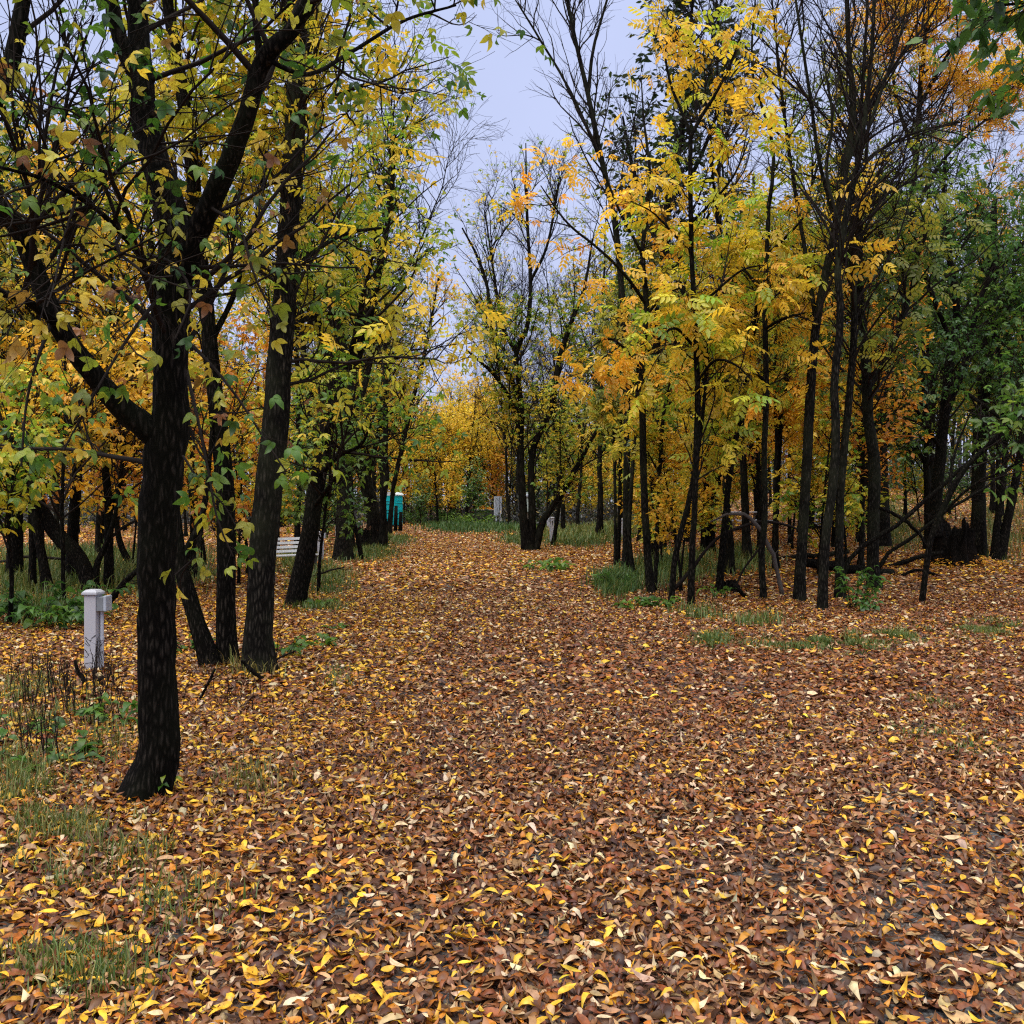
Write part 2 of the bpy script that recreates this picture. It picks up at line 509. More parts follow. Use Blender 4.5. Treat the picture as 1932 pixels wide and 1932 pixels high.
PAL = {
    'bright': [(.62, .50, .04), (.86, .62, .05), (.88, .60, .045), (.88, .56, .04), (.86, .50, .04)],
    'yellow': [(.30, .40, .03), (.56, .52, .04), (.80, .54, .04), (.82, .52, .04), (.80, .47, .035), (.76, .40, .03)],
    'ashgold': [(.26, .42, .03), (.58, .56, .04), (.80, .56, .04), (.82, .53, .04), (.80, .47, .04), (.78, .40, .035)],
    'orange': [(.66, .42, .04), (.82, .50, .04), (.80, .40, .035), (.72, .30, .03), (.55, .22, .03), (.5, .2, .03)],
    'limegold': [(.07, .17, .015), (.17, .30, .025), (.36, .43, .035), (.56, .50, .04), (.76, .56, .04), (.8, .52, .04)],
    'maple': [(.035, .10, .016), (.06, .16, .018), (.10, .22, .022), (.24, .33, .03), (.56, .48, .04), (.76, .56, .05), (.28, .12, .04)],
    'green': [(.035, .095, .02), (.05, .13, .022), (.07, .17, .025), (.10, .21, .025), (.14, .25, .03), (.2, .29, .035)],
    'oak': [(.018, .042, .018), (.024, .052, .02), (.035, .07, .02), (.05, .08, .02), (.075, .09, .025)],
    'rust': [(.2, .09, .03), (.3, .13, .04), (.5, .28, .05), (.7, .42, .05), (.35, .3, .05)],
    'olive': [(.05, .10, .018), (.10, .16, .02), (.2, .24, .03), (.4, .36, .04), (.6, .42, .04)],
}


PAL['amber'] = [(.84, .62, .045), (.86, .56, .04), (.86, .50, .04), (.82, .42, .035), (.76, .34, .03)]
for _k in ('bright', 'yellow', 'ashgold', 'limegold', 'orange', 'olive', 'amber'):
    PAL[_k] = [tuple(min(.94, c * 1.12) for c in q) for q in PAL[_k]]


def pick(rng, pal, x, jit=.12, val=.16):
    P = np.array(PAL[pal]); x = np.clip(x + rng.normal(0, jit, len(x)), 0, .999) * (len(P) - 1)
    i = x.astype(int); f = (x - i)[:, None]
    c = P[i] * (1 - f) + P[np.minimum(i + 1, len(P) - 1)] * f
    return c * np.clip(rng.normal(1, val, (len(x), 1)), .5, 1.3)


def leaves_on(rng, P, tone, per, tmpl, size, pal, droop=.35, flat=.6, jit=.12, trange=(.2, 1.0), sjit=.25, cull=None):
    N, K, _ = P.shape
    idx = np.repeat(np.arange(N), per); n = len(idx)
    if n == 0: return None
    t = rng.uniform(trange[0], trange[1], n); f = t * (K - 1); i0 = np.clip(f.astype(int), 0, K - 2); fr = (f - i0)[:, None]
    pos = P[idx, i0] * (1 - fr) + P[idx, i0 + 1] * fr
    tan = nrm(P[idx, i0 + 1] - P[idx, i0])
    h = rng.normal(size=(n, 3)); h[:, 2] *= .4
    d = nrm(.5 * tan + .8 * nrm(h) + np.array([0, 0, -droop]) * rng.uniform(.3, 1.6, (n, 1)))
    nn = nrm(np.array([0, 0, 1.]) + flat * rng.normal(size=(n, 3)))
    tn = tone[idx]
    if cull is not None:
        k = cull(pos); pos, d, nn, tn = pos[k], d[k], nn[k], tn[k]; n = len(pos)
    return scatter(tmpl, pos, d, nn, size * np.clip(rng.normal(1, sjit, n), .45, 1.6), pick(rng, pal, tn, jit))


def flare_fn(rng, P, R, sides, amt=.35, rough=.035):
    """root flare and lumpy bark for trunks standing on the ground"""
    N, K, _ = P.shape
    a = np.linspace(0, 2 * PI, sides, endpoint=False)
    h = np.linalg.norm(P - P[:, :1], axis=2)
    ph = rng.uniform(0, 6, N)
    lob = 1 + amt * np.exp(-h / (1.1 * R[:, :1] + .05))[:, :, None] * (0.35 + 0.8 * np.cos(3 * a[None, None] + ph[:, None, None]) * np.cos(a[None, None] - ph[:, None, None]))
    return lob * (1 + rough * rng.normal(size=(N, K, sides)))


def limbs_world(limbs, Y, K):
    """limbs traced on the photograph, (px, py, width_px[, metres nearer(-)/farther(+)]) -> world points and radii"""
    Ps, Rs = [], []
    for lb in limbs:
        pts = []
        for q in lb:
            yy = Y + (q[3] if len(q) > 3 else 0)
            w = at(q[0], q[1], yy); pts.append((*w, q[2] * yy / FPX / 2))
        c = catmull(pts, K); Ps.append(c[:, :3]); Rs.append(np.maximum(c[:, 3], .004))
    return np.stack(Ps), np.stack(Rs)


def grow(name, label, cat, limbs, Y, seed, pal='yellow', tmpl=ASH, size=.22, n1=40, n2=160, n3=500, l1=1.6, l2=.7, l3=.35, per=3, t0=.35,
         bark='bark', up=.25, tone=(.3, .9), droop=.35, sides=14, K=26, K0w=.01, rmin=.0025, ang=48, leafmat='leaf', group=None, flat=.6,
         limbw=None, extra=None, tonez=None, cull=None, leafy2=0, curve1=.03, world=None, bare_above=None):
    rng = np.random.default_rng(seed)
    P, R = limbs_world(limbs, Y, K) if world is None else world
    base = P[0, 0].copy(); bz = gz(base[0], base[1])
    base[2] = bz
    P = P - base
    low = np.where(P[:, 0, 2] < .18)[0]
    P[low, 0, 2] = np.minimum(P[low, 0, 2], -.10)
    wob = rng.normal(size=P.shape) * R[..., None] * .035; wob[:, 0] = 0
    P = P + wob
    root = thing(name, label, cat, base, 0, group)
    fl = flare_fn(rng, P, R, sides); hi_ = [i for i in range(1, len(P)) if i not in low]
    fl[hi_] = 1 + .05 * rng.normal(size=fl[hi_].shape)
    v, q = tubes(P, R, sides, fl)
    link('trunk', np_mesh('trunk', v, q, M[bark], None, True), root)
    tv, tq, o = [], [], 0
    def addt(Pc, Rc, s):
        nonlocal o
        a, b = tubes(Pc, Rc, s); tv.append(a); tq.append(b + o); o += len(a)
    C1 = None
    leaves = []
    if n1:
        C1, R1, t1 = spawn(rng, P, R, n1, (t0, 1), l1, ang, 8, up, .13, .013, rmin * 1.6, .45, curve1, limbw)
        if tonez is not None: t1 = np.clip(tonez(C1[:, 0] + base) + rng.normal(0, .13, len(t1)), 0, 1)
        else: t1 = tone[0] + (tone[1] - tone[0]) * t1
        addt(C1, R1, 5)
        C2, R2, t2 = spawn(rng, C1, R1, n2, (.15, 1), l2, 45, 6, up * .6, .15, .012, rmin * 1.2, .35, .02, None, t1)
        addt(C2, R2, 4)
        C3, R3, t3 = spawn(rng, C2, R2, n3, (.1, 1), l3, 42, 4, up * .4, .18, .01, rmin, .3, .0, None, t2)
        addt(C3, R3, 3)
        ok = (lambda p: np.ones(len(p), bool)) if cull is None else (lambda p: cull(p + base))
        if per:
            x = leaves_on(rng, C3, t3, per, tmpl, size, pal, droop, flat, cull=ok)
            if x: leaves.append(x)
            if leafy2:
                x = leaves_on(rng, C2, t2, leafy2, tmpl, size, pal, droop, flat, cull=ok)
                if x: leaves.append(x)
    if extra is not None:
        for e in extra:
            Pe, Re = limbs_world([e['line']], Y, 12); Pe = Pe - base
            addt(Pe, Re, 5)
            tn = np.array([e.get('tone', .5)])
            Ce, Rce, te = spawn(rng, Pe, Re, e.get('n', 26), (.2, 1), e.get('len', .22), 50, 4, .0, .15, .012, .0018, .2, -.04, None, tn)
            addt(Ce, Rce, 3)
            leaves.append(leaves_on(rng, Ce, te, e.get('per', 1), e.get('tmpl', tmpl), e.get('size', size), pal, .5, .55, .16, (.7, 1)))
    if tv:
        link('branches', np_mesh('branches', np.concatenate(tv), np.concatenate(tq), M['twig']), root)
    if leaves:
        lv, lf, lc = merge([x for x in leaves if x is not None])
        link('crown', np_mesh('crown', lv, lf, M[leafmat], lc), root)
    return root


# ================================================================== the setting
xs = np.concatenate([-np.geomspace(400, 14, 40), np.linspace(-13, 13, 105), np.geomspace(14, 400, 40)])
ys = np.concatenate([np.linspace(-40, 0, 14), np.linspace(.4, 30, 120), np.geomspace(30.5, 500, 90)])
GX, GY = np.meshgrid(xs, ys)
GV = np.stack([GX, GY, terrain(GX, GY)], -1).reshape(-1, 3)
nx, ny = len(xs), len(ys)
ii = (np.arange(ny - 1)[:, None] * nx + np.arange(nx - 1)[None, :]).ravel()
tag(link('ground', np_mesh('ground', GV, np.stack([ii, ii + 1, ii + nx + 1, ii + nx], 1), M['ground'], None, True)), kind='structure')


def strip(name, centre, widths, mat, lift, n=80, m=9, ragged=.0, seed=0):
    c = catmull(np.array([(x, y, w) for (x, y), w in zip(centre, widths)]), n)
    t = nrm(np.gradient(c[:, :2], axis=0)); nr_ = np.stack([-t[:, 1], t[:, 0]], 1)
    rr = np.random.default_rng(seed)
    u = np.linspace(-.5, .5, m)
    jit = 1 + ragged * rr.normal(size=(n, 1))
    XY = c[:, None, :2] + nr_[:, None, :] * (u[None, :, None] * (c[:, 2:3] * jit)[..., None])
    V = np.concatenate([XY, (terrain(XY[..., 0], XY[..., 1]) + lift)[..., None]], -1).reshape(-1, 3)
    i = (np.arange(n - 1)[:, None] * m + np.arange(m - 1)[None]).ravel()
    return tag(link(name, np_mesh(name, V, np.stack([i, i + m, i + m + 1, i + 1], 1), mat, None, True)), kind='structure')


strip('gravel_lane', [(.9, -6), (.6, 3), (.2, 8), (-.7, 15), (-1.5, 24), (-2.2, 32), (-3.6, 46), (-5.2, 57), (-8.5, 66), (-14, 71), (-24, 74)],
      [5.2, 5.0, 4.8, 4.2, 4.0, 4.0, 3.6, 3.4, 3.4, 3.2, 3.2], M['lane'], .006, 150, 11, .05, 1)
strip('gravel_junction', [(1.8, 5.5), (4.5, 6.3), (8, 6.8), (14, 7.0), (22, 7)], [3.6, 4.6, 5, 5, 5], M['lane'], .011, 60, 9, .05, 2)
strip('side_road', [(-60, 41), (-30, 40), (-18, 39.5), (-11, 40.5), (-6.5, 45), (-5.0, 50)], [4, 4, 4, 3.6, 3, 2.5], M['road'], .010, 80, 9, .06, 3)
strip('far_road', [(10, 50), (16, 52), (24, 54), (32, 56), (45, 60), (70, 66)], [4, 4, 4.5, 4.5, 4.5, 5], M['road'], .012, 80, 9, .06, 4)
strip('turf_verge', [(10, 57), (18, 60), (28, 64), (42, 68), (60, 74)], [6, 7, 8, 8, 8], M['meadow'], .008, 60, 9, .05, 5)
strip('turf_verge', [(-45, 49), (-28, 48), (-16, 47), (-11, 49)], [7, 7, 6, 4], M['meadow'], .008, 60, 9, .05, 6)

# ------------------------------------------------------------------ where it is grassy (rows and columns of the survey turned into ground patches)
GRASS = [  # px, py, half width, half height, blades, length, tone(0 dry .. 1 lush), lean litter
    (880, 994, 75, 11, 5200, .34, .85), (960, 992, 70, 13, 4200, .36, .8), (985, 1020, 42, 13, 1500, .22, .6), (1000, 985, 60, 10, 2500, .4, .75),
    (1110, 1000, 85, 24, 5200, .34, .45), (1090, 1020, 70, 14, 2000, .25, .6), (1200, 985, 60, 22, 2500, .4, .3),
    (1165, 1105, 38, 22, 2600, .24, .75), (1240, 1085, 45, 26, 1500, .28, .6), (1345, 1210, 42, 16, 1100, .075, .6), (1290, 1070, 70, 30, 1600, .26, .5),
    (1540, 1218, 120, 13, 4200, .075, .6), (1700, 1205, 130, 15, 4600, .075, .5), (1850, 1190, 90, 16, 3200, .075, .5), (1600, 1232, 60, 10, 1500, .06, .8),
    (1400, 1060, 60, 22, 1200, .3, .5), (1690, 1020, 60, 20, 1600, .3, .4), (1890, 1010, 70, 40, 2600, .3, .35), (1650, 1000, 50, 22, 900, .3, .4),
    (60, 1090, 120, 45, 3600, .3, .5), (230, 1080, 90, 40, 2400, .3, .5), (340, 1075, 90, 38, 1800, .28, .55), (60, 1160, 120, 26, 1500, .25, .6),
    (150, 1050, 160, 18, 2400, .3, .6), (600, 1085, 70, 22, 1300, .22, .5), (690, 1045, 60, 16, 1400, .2, .55), (745, 1020, 40, 10, 900, .18, .55),
    (620, 1110, 50, 14, 700, .16, .6), (600, 1145, 60, 14, 600, .14, .5), (640, 1290, 40, 30, 260, .10, .5), (560, 1060, 40, 22, 900, .25, .45),
    (60, 1330, 110, 80, 1500, .11, .4), (180, 1380, 110, 70, 900, .10, .35), (40, 1470, 70, 90, 1000, .10, .4), (250, 1600, 130, 60, 420, .10, .45),
    (470, 1480, 90, 40, 260, .10, .3), (80, 1760, 130, 130, 1500, .075, .45), (330, 1690, 140, 80, 380, .09, .5), (120, 1560, 130, 60, 1000, .085, .4), (200, 1850, 120, 60, 300, .09, .5),
    (480, 1270, 60, 20, 260, .18, .2), (1750, 1390, 90, 14, 260, .06, .7), (1840, 1420, 60, 20, 220, .06, .7), (1770, 1330, 60, 14, 200, .07, .6),
    (845, 1110, 14, 5, 90, .1, .7), (1420, 1175, 60, 12, 500, .16, .55), (1310, 1165, 50, 12, 500, .18, .6),
]


def grassiness(x, y):
    px = CX + x * FPX / y; py = HOR + (EYE - terrain(x, y)) * FPX / y
    g = np.zeros(len(x))
    for a, b, w, h, n, ln, t in GRASS:
        d = np.sqrt(((px - a) / w) ** 2 + ((py - b) / h) ** 2)
        g = np.maximum(g, np.clip(1.3 - d, 0, 1) * min(1, n / (w * h) * 1.2))
    return g


# ------------------------------------------------------------------ fallen leaves
LP = np.array([(.065, .025, .012), (.13, .052, .022), (.22, .085, .032), (.23, .068, .02), (.34, .175, .075), (.46, .28, .135), (.64, .49, .29), (.48, .18, .02), (.72, .38, .03), (.76, .46, .04), (.085, .034, .02), (.34, .115, .016)])
LW_PATH = np.array([.13, .16, .16, .14, .13, .09, .035, .055, .03, .02, .04, .08])
LW_SIDE = np.array([.13, .15, .12, .09, .11, .08, .03, .09, .07, .05, .03, .10])
LW_FAR = np.array([.06, .10, .13, .11, .14, .13, .05, .12, .04, .02, .02, .13])


MOUNDS = [(284, 1512, .30), (235, 1512, .16), (404, 1262, .16), (430, 1270, .24), (490, 1250, .3), (555, 1148, .24), (1229, 1124, .14), (1303, 1149, .12), (1442, 1135, .12), (1508, 1140, .2), (1551, 1156, .18), (1587, 1134, .16), (1652, 1115, .22), (1737, 1142, .12), (1266, 1144, .12), (647, 1062, .4), (176, 1272, .14)]


def mound_leaves():
    r = np.random.default_rng(88); out = []
    for px, py, rad in MOUNDS:
        b = on_ground(px, dist(px, py)); n = int(420 * rad / .2)
        a = r.uniform(0, 2 * PI, n); q = rad * r.uniform(.55, 1.7, n)
        x, y = b[0] + q * np.cos(a), b[1] + q * np.sin(a)
        z = terrain(x, y) + .02 + .05 * np.exp(-((q / rad - .8) / .4) ** 2) * r.random(n)
        col = LP[r.choice(len(LP), n, p=LW_SIDE / LW_SIDE.sum())] * np.clip(r.normal(1, .2, (n, 1)), .5, 1.3)
        out.append(scatter(NEAR_T[int(r.integers(0, 10))], np.stack([x, y, z], 1), np.stack([r.normal(size=n), r.normal(size=n), r.normal(0, .2, n)], 1),
                           np.stack([r.normal(0, .35, n), r.normal(0, .35, n), np.ones(n)], 1), r.uniform(.04, .075, n), col))
    return out


def litter_band(y0, y1, dens, tmpls, size, seed, lift, tilt, gap=.5):
    r = np.random.default_rng(seed)
    hw = .56 * y1 + 1.3
    n = int(dens * 2 * hw * (y1 - y0))
    y = r.uniform(y0, y1, n); x = r.uniform(-hw, hw, n)
    k = np.abs(x) < .56 * y + 1.3
    x, y = x[k], y[k]
    g = grassiness(x, y)
    bare = vnoise(x * .55 + 20, y * .55 + 3) * .6 + vnoise(x * 1.9, y * 1.9) * .4
    px = CX + x * FPX / y
    onlane = sstep(-1.2, .2, x + .06 * y - .2) * (y < 20)
    keep = r.random(len(x)) > np.maximum(g * .8, np.clip((bare - .52) * 5, 0, gap) * onlane)
    x, y, onlane = x[keep], y[keep], onlane[keep]
    n = len(x)
    wl = np.where(onlane[:, None] > .5, LW_PATH, LW_SIDE)
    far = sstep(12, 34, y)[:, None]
    wl = wl * (1 - far) + LW_FAR * far
    red = sstep(.4, .75, vnoise(x * .35 + 7, y * .35))[:, None] * (x > .5)[:, None] * (y < 16)[:, None]
    wl = wl * (1 + red * np.array([.2, .5, .6, 1.3, .2, 0, -.2, 0, -.3, -.3, .5, .2]))
    cdf = np.cumsum(wl, 1); cdf /= cdf[:, -1:]
    ci = (r.random((n, 1)) > cdf).sum(1)
    col = LP[np.clip(ci, 0, len(LP) - 1)] * np.clip(r.normal(1, .2, (n, 1)), .5, 1.4) * np.clip(r.normal(1, .06, (n, 3)), .8, 1.2)
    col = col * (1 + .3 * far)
    bright = np.isin(ci, [6, 8, 9])
    z = terrain(x, y) + .016 + lift * r.random(n) ** 1.5 + bright * lift * .35
    pos = np.stack([x, y, z], 1)
    a = r.uniform(0, 2 * PI, n)
    d = np.stack([np.cos(a), np.sin(a), r.normal(0, tilt * .6, n)], 1)
    nn = np.stack([r.normal(0, tilt, n), r.normal(0, tilt, n), np.where(r.random(n) < .75, 1, -1.0)], 1)
    sz = size * np.clip(r.lognormal(0, .33, n), .4, 2.0)
    pos -= nrm(d) * sz[:, None] * .5
    which = r.integers(0, len(tmpls), n)
    out = []
    for i, t in enumerate(tmpls):
        m_ = which == i
        if m_.any(): out.append(scatter(t, pos[m_], d[m_], nn[m_], sz[m_], col[m_]))
    return out


NEAR_T = [ovate(.5, .35, .4, .19, .1), ovate(-.4, -.3, .5, .17, -.1), ovate(.8, .2, -.6, .16, .15), ovate(.1, .5, .2, .21, 0), ovate(-.7, -.2, .2, .14, .2), ovate(.2, -.5, -.3, .20, 0),
          ovate(1.1, .6, .8, .18, -.15), ovate(-1.0, -.6, -.5, .19, .1), ovate(.3, .2, .1, .12, .2), ovate(.25, .3, .3, .24, .05)]
for nm, bands in (('leaf_litter', [litter_band(1.7, 7.5, 2300, NEAR_T, .052, 1, .022, .25, .34), litter_band(7.5, 17, 1250, [HEX, ovate(.6, .3, .4), ovate(-.6, -.3, -.3)], .058, 2, .03, .34, .34)]),
                  ('distant_leaf_litter', [litter_band(17, 38, 380, [DIA, HEX], .085, 3, .04, .42, .3), litter_band(38, 80, 90, [DIA], .12, 4, .05, .45, .2)])):
    v, f, c = merge(bands[0] + bands[1] + (mound_leaves() if nm == 'leaf_litter' else []))
    tag(link(nm, np_mesh(nm, v, f, M['litter'], c)), kind='stuff')
# a few big pale and yellow leaves lying on top near the camera
r = np.random.default_rng(77)
NB = 420
y = 2.4 + 10 * r.random(NB) ** 1.2; x = r.uniform(-1, 1, NB) * (.56 * y + .8)
a = r.uniform(0, 2 * PI, NB)
cc = np.array([(.74, .44, .04), (.76, .42, .035), (.6, .44, .22), (.66, .52, .28), (.72, .40, .035), (.74, .38, .03)])[r.integers(0, 6, NB)] * np.clip(r.normal(1, .12, (NB, 1)), .6, 1.15)
pk = [scatter(NEAR_T[i], np.stack([x, y, terrain(x, y) + .045], 1)[i::10], np.stack([np.cos(a), np.sin(a), 0 * a + r.normal(0, .15, NB)], 1)[i::10],
              np.stack([r.normal(0, .3, NB), r.normal(0, .3, NB), 0 * a + 1], 1)[i::10], (.066 * np.clip(r.normal(1, .25, NB), .6, 1.6))[i::10], cc[i::10]) for i in range(10)]
v, f, c = merge(pk)
tag(link('bright_fallen_leaves', np_mesh('bright_fallen_leaves', v, f, M['litter'], c)), kind='stuff')

# ------------------------------------------------------------------ grass
gp, gh, gc, gw = [], [], [], []
r = np.random.default_rng(21)
GR = np.array([(.34, .25, .07), (.22, .21, .045), (.12, .165, .03), (.07, .135, .022), (.045, .115, .022)])
for a, b, w, h, n, ln, t in GRASS:
    k = int(n * (2.0 if b < 1150 else 1.3))
    u = r.normal(0, .5, (k, 2))
    px = a + u[:, 0] * w; py = np.maximum(b + u[:, 1] * h, HOR + 18)
    rise = 0
    Y = EYE * FPX / (py - HOR)
    for _ in range(4):
        x = (px - CX) * Y / FPX
        Y = np.clip((EYE - terrain(x, Y)) * FPX / (py - HOR), 1.9, 85)
    x = (px - CX) * Y / FPX
    clump = vnoise(x * 2.2 + 9, Y * 2.2) * .6 + vnoise(x * 7, Y * 7) * .4 > (.46 if b < 1150 else .48)
    x, Y = x[clump], Y[clump]; k = len(x)
    gp.append(np.stack([x, Y, terrain(x, Y)], 1)); gh.append(ln * np.clip(r.normal(.9, .35, k), .3, 1.8)); gw.append(np.maximum(.003, Y * .00042))
    tt = np.clip(t + r.normal(0, .2, k), 0, .999) * 4; i = tt.astype(int); f = (tt - i)[:, None]
    gc.append((GR[i] * (1 - f) + GR[i + 1] * f) * np.clip(r.normal(1, .2, (k, 1)), .5, 1.5))
gp = np.concatenate(gp); gh = np.concatenate(gh); gc = np.concatenate(gc); gw = np.concatenate(gw)
n = len(gp); az = r.uniform(0, 2 * PI, n); dr = np.stack([np.cos(az), np.sin(az), 0 * az], 1); sd = np.stack([-np.sin(az), np.cos(az), 0 * az], 1)
lean = r.uniform(.1, .75, n)[:, None]; H = gh[:, None]; W = gw[:, None]; up = np.array([0, 0, 1.])
b0 = gp - sd * W; b1 = gp + sd * W
m0 = gp + dr * lean * H * .35 + up * H * .6 - sd * W * .8; m1 = gp + dr * lean * H * .35 + up * H * .6 + sd * W * .8
tp = gp + dr * lean * H * 1.0 + up * H * (1 - .35 * lean)
V = np.stack([b0, b1, m0, m1, tp], 1).reshape(-1, 3)
F = np.array([(0, 1, 3), (0, 3, 2), (2, 3, 4)])[None] + (np.arange(n) * 5)[:, None, None]
tag(link('grass', np_mesh('grass', V, F.reshape(-1, 3), M['grass'], np.repeat(gc, 5, 0))), kind='stuff')

# dry weed stalks standing by the white post and along the left edge
r = np.random.default_rng(31)
sp = []
for (a, b, w, h, n) in [(90, 1330, 110, 60, 70), (200, 1330, 50, 50, 30), (180, 1300, 30, 30, 12), (430, 1330, 120, 60, 14), (1230, 1140, 60, 20, 20), (1350, 1130, 70, 25, 24), (60, 1420, 70, 50, 26)]:
    for _ in range(n):
        px, py = a + r.normal(0, .5) * w, b + r.normal(0, .5) * h
        sp.append(on_ground(px, dist(px, py)))
sp = np.array(sp); n = len(sp)
C, R = [], []
K = 5
hh = r.uniform(.12, .42, n); ln = r.normal(0, .12, (n, 2))
st = np.stack([sp + np.concatenate([ln * (k / (K - 1)) ** 1.5 * hh[:, None], (hh * k / (K - 1))[:, None]], 1) + r.normal(0, .006, (n, 3)) * (k > 0) for k in range(K)], 1)
sr = np.full((n, K), .004) * np.linspace(1, .5, K)
a1, b1 = tubes(st, sr, 4)
c2, r2, _ = spawn(r, st, sr, n * 5, (.35, 1), .1, 45, 3, .3, .1, .02, .0015)
a2, b2 = tubes(c2, r2, 3)
tag(link('dry_weed_stalks', np_mesh('dry_weed_stalks', np.concatenate([a1, a2]), np.concatenate([b1, b2 + len(a1)]), M['twig'])), kind='stuff')

# ================================================================== the trees by the lane, traced one by one
LB = 'leaf'
grow('maple_tree', 'biggest black trunk at the front left, forking into a V, with a heavy left limb', 'tree',
     [[(262, 1520, 104), (281, 1478, 86), (296, 1430, 76), (301, 1380, 72), (297, 1250, 68), (296, 1100, 68), (298, 1000, 72), (306, 900, 74), (318, 820, 74), (322, 740, 64), (326, 600, 60), (332, 500, 66), (330, 430, 58, .05), (302, 330, 54, .1), (275, 230, 50, .15), (268, 150, 44, .15), (262, 60, 36, .2), (258, -40, 32, .2), (262, -240, 24, .3), (290, -460, 14, .3)],
      [(338, 530, 46), (368, 450, 46, -.05), (395, 390, 42, -.1), (430, 310, 38, -.2), (465, 220, 34, -.3), (490, 130, 32, -.35), (512, 92, 31, -.4), (550, 58, 28, -.4), (580, 10, 26, -.45), (610, -60, 22, -.5), (640, -180, 16, -.5), (690, -320, 9, -.4)],
      [(318, 850, 40), (272, 805, 48, -.05), (230, 768, 42, -.1), (170, 700, 39, -.2), (110, 612, 36, -.3), (70, 520, 34, -.3), (40, 440, 34, -.35), (5, 396, 34, -.4), (-45, 330, 32, -.4), (-30, 230, 31, -.4), (8, 160, 30, -.4), (32, 70, 28, -.4), (48, -40, 24, -.4), (60, -240, 16, -.4)],
      [(492, 128, 16, -.35), (487, 80, 13, -.35), (482, 20, 11, -.35), (488, -80, 9, -.3), (500, -200, 6, -.3)],
      [(268, 170, 32, .15), (232, 90, 28, .1), (212, 10, 26, .05), (200, -90, 22, 0), (170, -260, 14, 0)],
      [(312, 540, 20), (253, 468, 12, -.3), (205, 415, 10, -.5), (160, 380, 9, -.6), (82, 338, 8, -.9), (10, 318, 6, -1.1), (-60, 300, 4, -1.2)],
      [(115, 618, 18, -.3), (90, 598, 16, -.4), (45, 565, 15, -.6), (0, 552, 13, -.8), (-80, 520, 9, -1)],
      [(284, 1440, 56), (266, 1472, 50, -.02), (244, 1502, 36, -.04), (222, 1522, 20, -.08), (206, 1536, 8, -.1)],
      [(497, 110, 10, -.4), (580, 140, 8, -.3), (660, 100, 7, 0), (760, 40, 6, .3), (860, 10, 4, .5)]],
     dist(284, 1508), 101, 'maple', TRI, .10, n1=95, n2=620, n3=2400, l1=1.5, l2=.6, l3=.26, per=1, t0=.3, up=.12, sides=22, K=48, rmin=.0018, ang=62, tone=(.0, .93), droop=.5, cull=lambda p: (p[:, 1] > 3.3) & (p[:, 2] > .9) & (np.random.default_rng(2).random(len(p)) < .62),
     limbw=np.array([.42, 1.0, 1.0, 1.0, .8, 1.3, 1.2, 0, 1.4]), leafy2=0,
     extra=[dict(line=[(350, 640, 8, -.1), (400, 690, 6, -.4), (455, 760, 5, -.6), (500, 830, 4, -.7), (540, 890, 3, -.75)], n=22, len=.2, tone=.35),
            dict(line=[(352, 700, 8, -.1), (375, 800, 6, -.4), (395, 900, 5, -.5), (410, 980, 4, -.6), (440, 1050, 3, -.6)], n=22, len=.16, tone=.5),
            dict(line=[(345, 860, 5, -.15), (375, 905, 4, -.35), (420, 950, 3, -.4), (455, 1010, 3, -.45)], n=16, len=.16, tone=.35),
            dict(line=[(336, 1130, 4, -.1), (345, 1080, 3, -.2), (370, 1050, 3, -.3), (330, 1085, 2, -.4)], n=5, len=.12, tone=.72, size=.10),
            dict(line=[(300, 560, 8, -.2), (240, 640, 6, -.5), (180, 740, 5, -.7), (120, 850, 4, -.8)], n=18, len=.2, tone=.6),
            dict(line=[(280, 480, 8, -.2), (330, 500, 6, -.6), (360, 560, 5, -.8), (330, 640, 4, -.9)], n=16, len=.2, tone=.6),
            dict(line=[(100, 600, 8, -.3), (70, 680, 6, -.6), (50, 760, 5, -.7), (40, 880, 4, -.8)], n=16, len=.2, tone=.65),
            dict(line=[(395, 390, 8, -.1), (450, 430, 6, -.5), (480, 520, 5, -.6), (520, 600, 4, -.6)], n=18, len=.2, tone=.5)])
Yg = dist(430, 1262)
grow('leaning_tree', 'thin left leaning dark trunk, leftmost of the trio right of the biggest black trunk', 'tree',
     [[(404, 1262, 42), (378, 1195, 34), (354, 1120, 29), (337, 1040, 26), (326, 950, 22), (312, 850, 19), (300, 740, 16), (292, 600, 13, .2), (285, 460, 11, .3), (270, 300, 8, .3), (265, 120, 5, .3)],
      [(345, 1080, 16), (352, 1040, 14), (372, 1000, 12), (388, 940, 10), (396, 860, 8), (402, 780, 5)]],
     Yg, 102, 'maple', TRI_HEX, .17, n1=26, n2=130, n3=360, l1=1.6, l2=.7, l3=.3, per=1, t0=.45, sides=14, tone=(.3, .95))
grow('ash_tree', 'straight dark trunk in the middle of the trio right of the biggest black trunk', 'tree',
     [[(430, 1270, 48), (427, 1180, 37), (428, 1080, 34), (425, 950, 35), (418, 850, 34), (408, 760, 31), (396, 650, 29), (385, 540, 28), (371, 430, 27), (362, 300, 27), (345, 180, 25), (325, 60, 22), (312, -40, 19), (300, -200, 14), (296, -380, 8)],
      [(396, 650, 12), (440, 560, 10, .2), (470, 470, 8, .3), (492, 360, 6, .4), (505, 250, 4, .5)]],
     Yg + .1, 103, 'limegold', ASH, .24, n1=44, n2=220, n3=560, l1=1.5, l2=.8, l3=.4, per=1, t0=.42, sides=16, bark='bark', tone=(.3, .95))
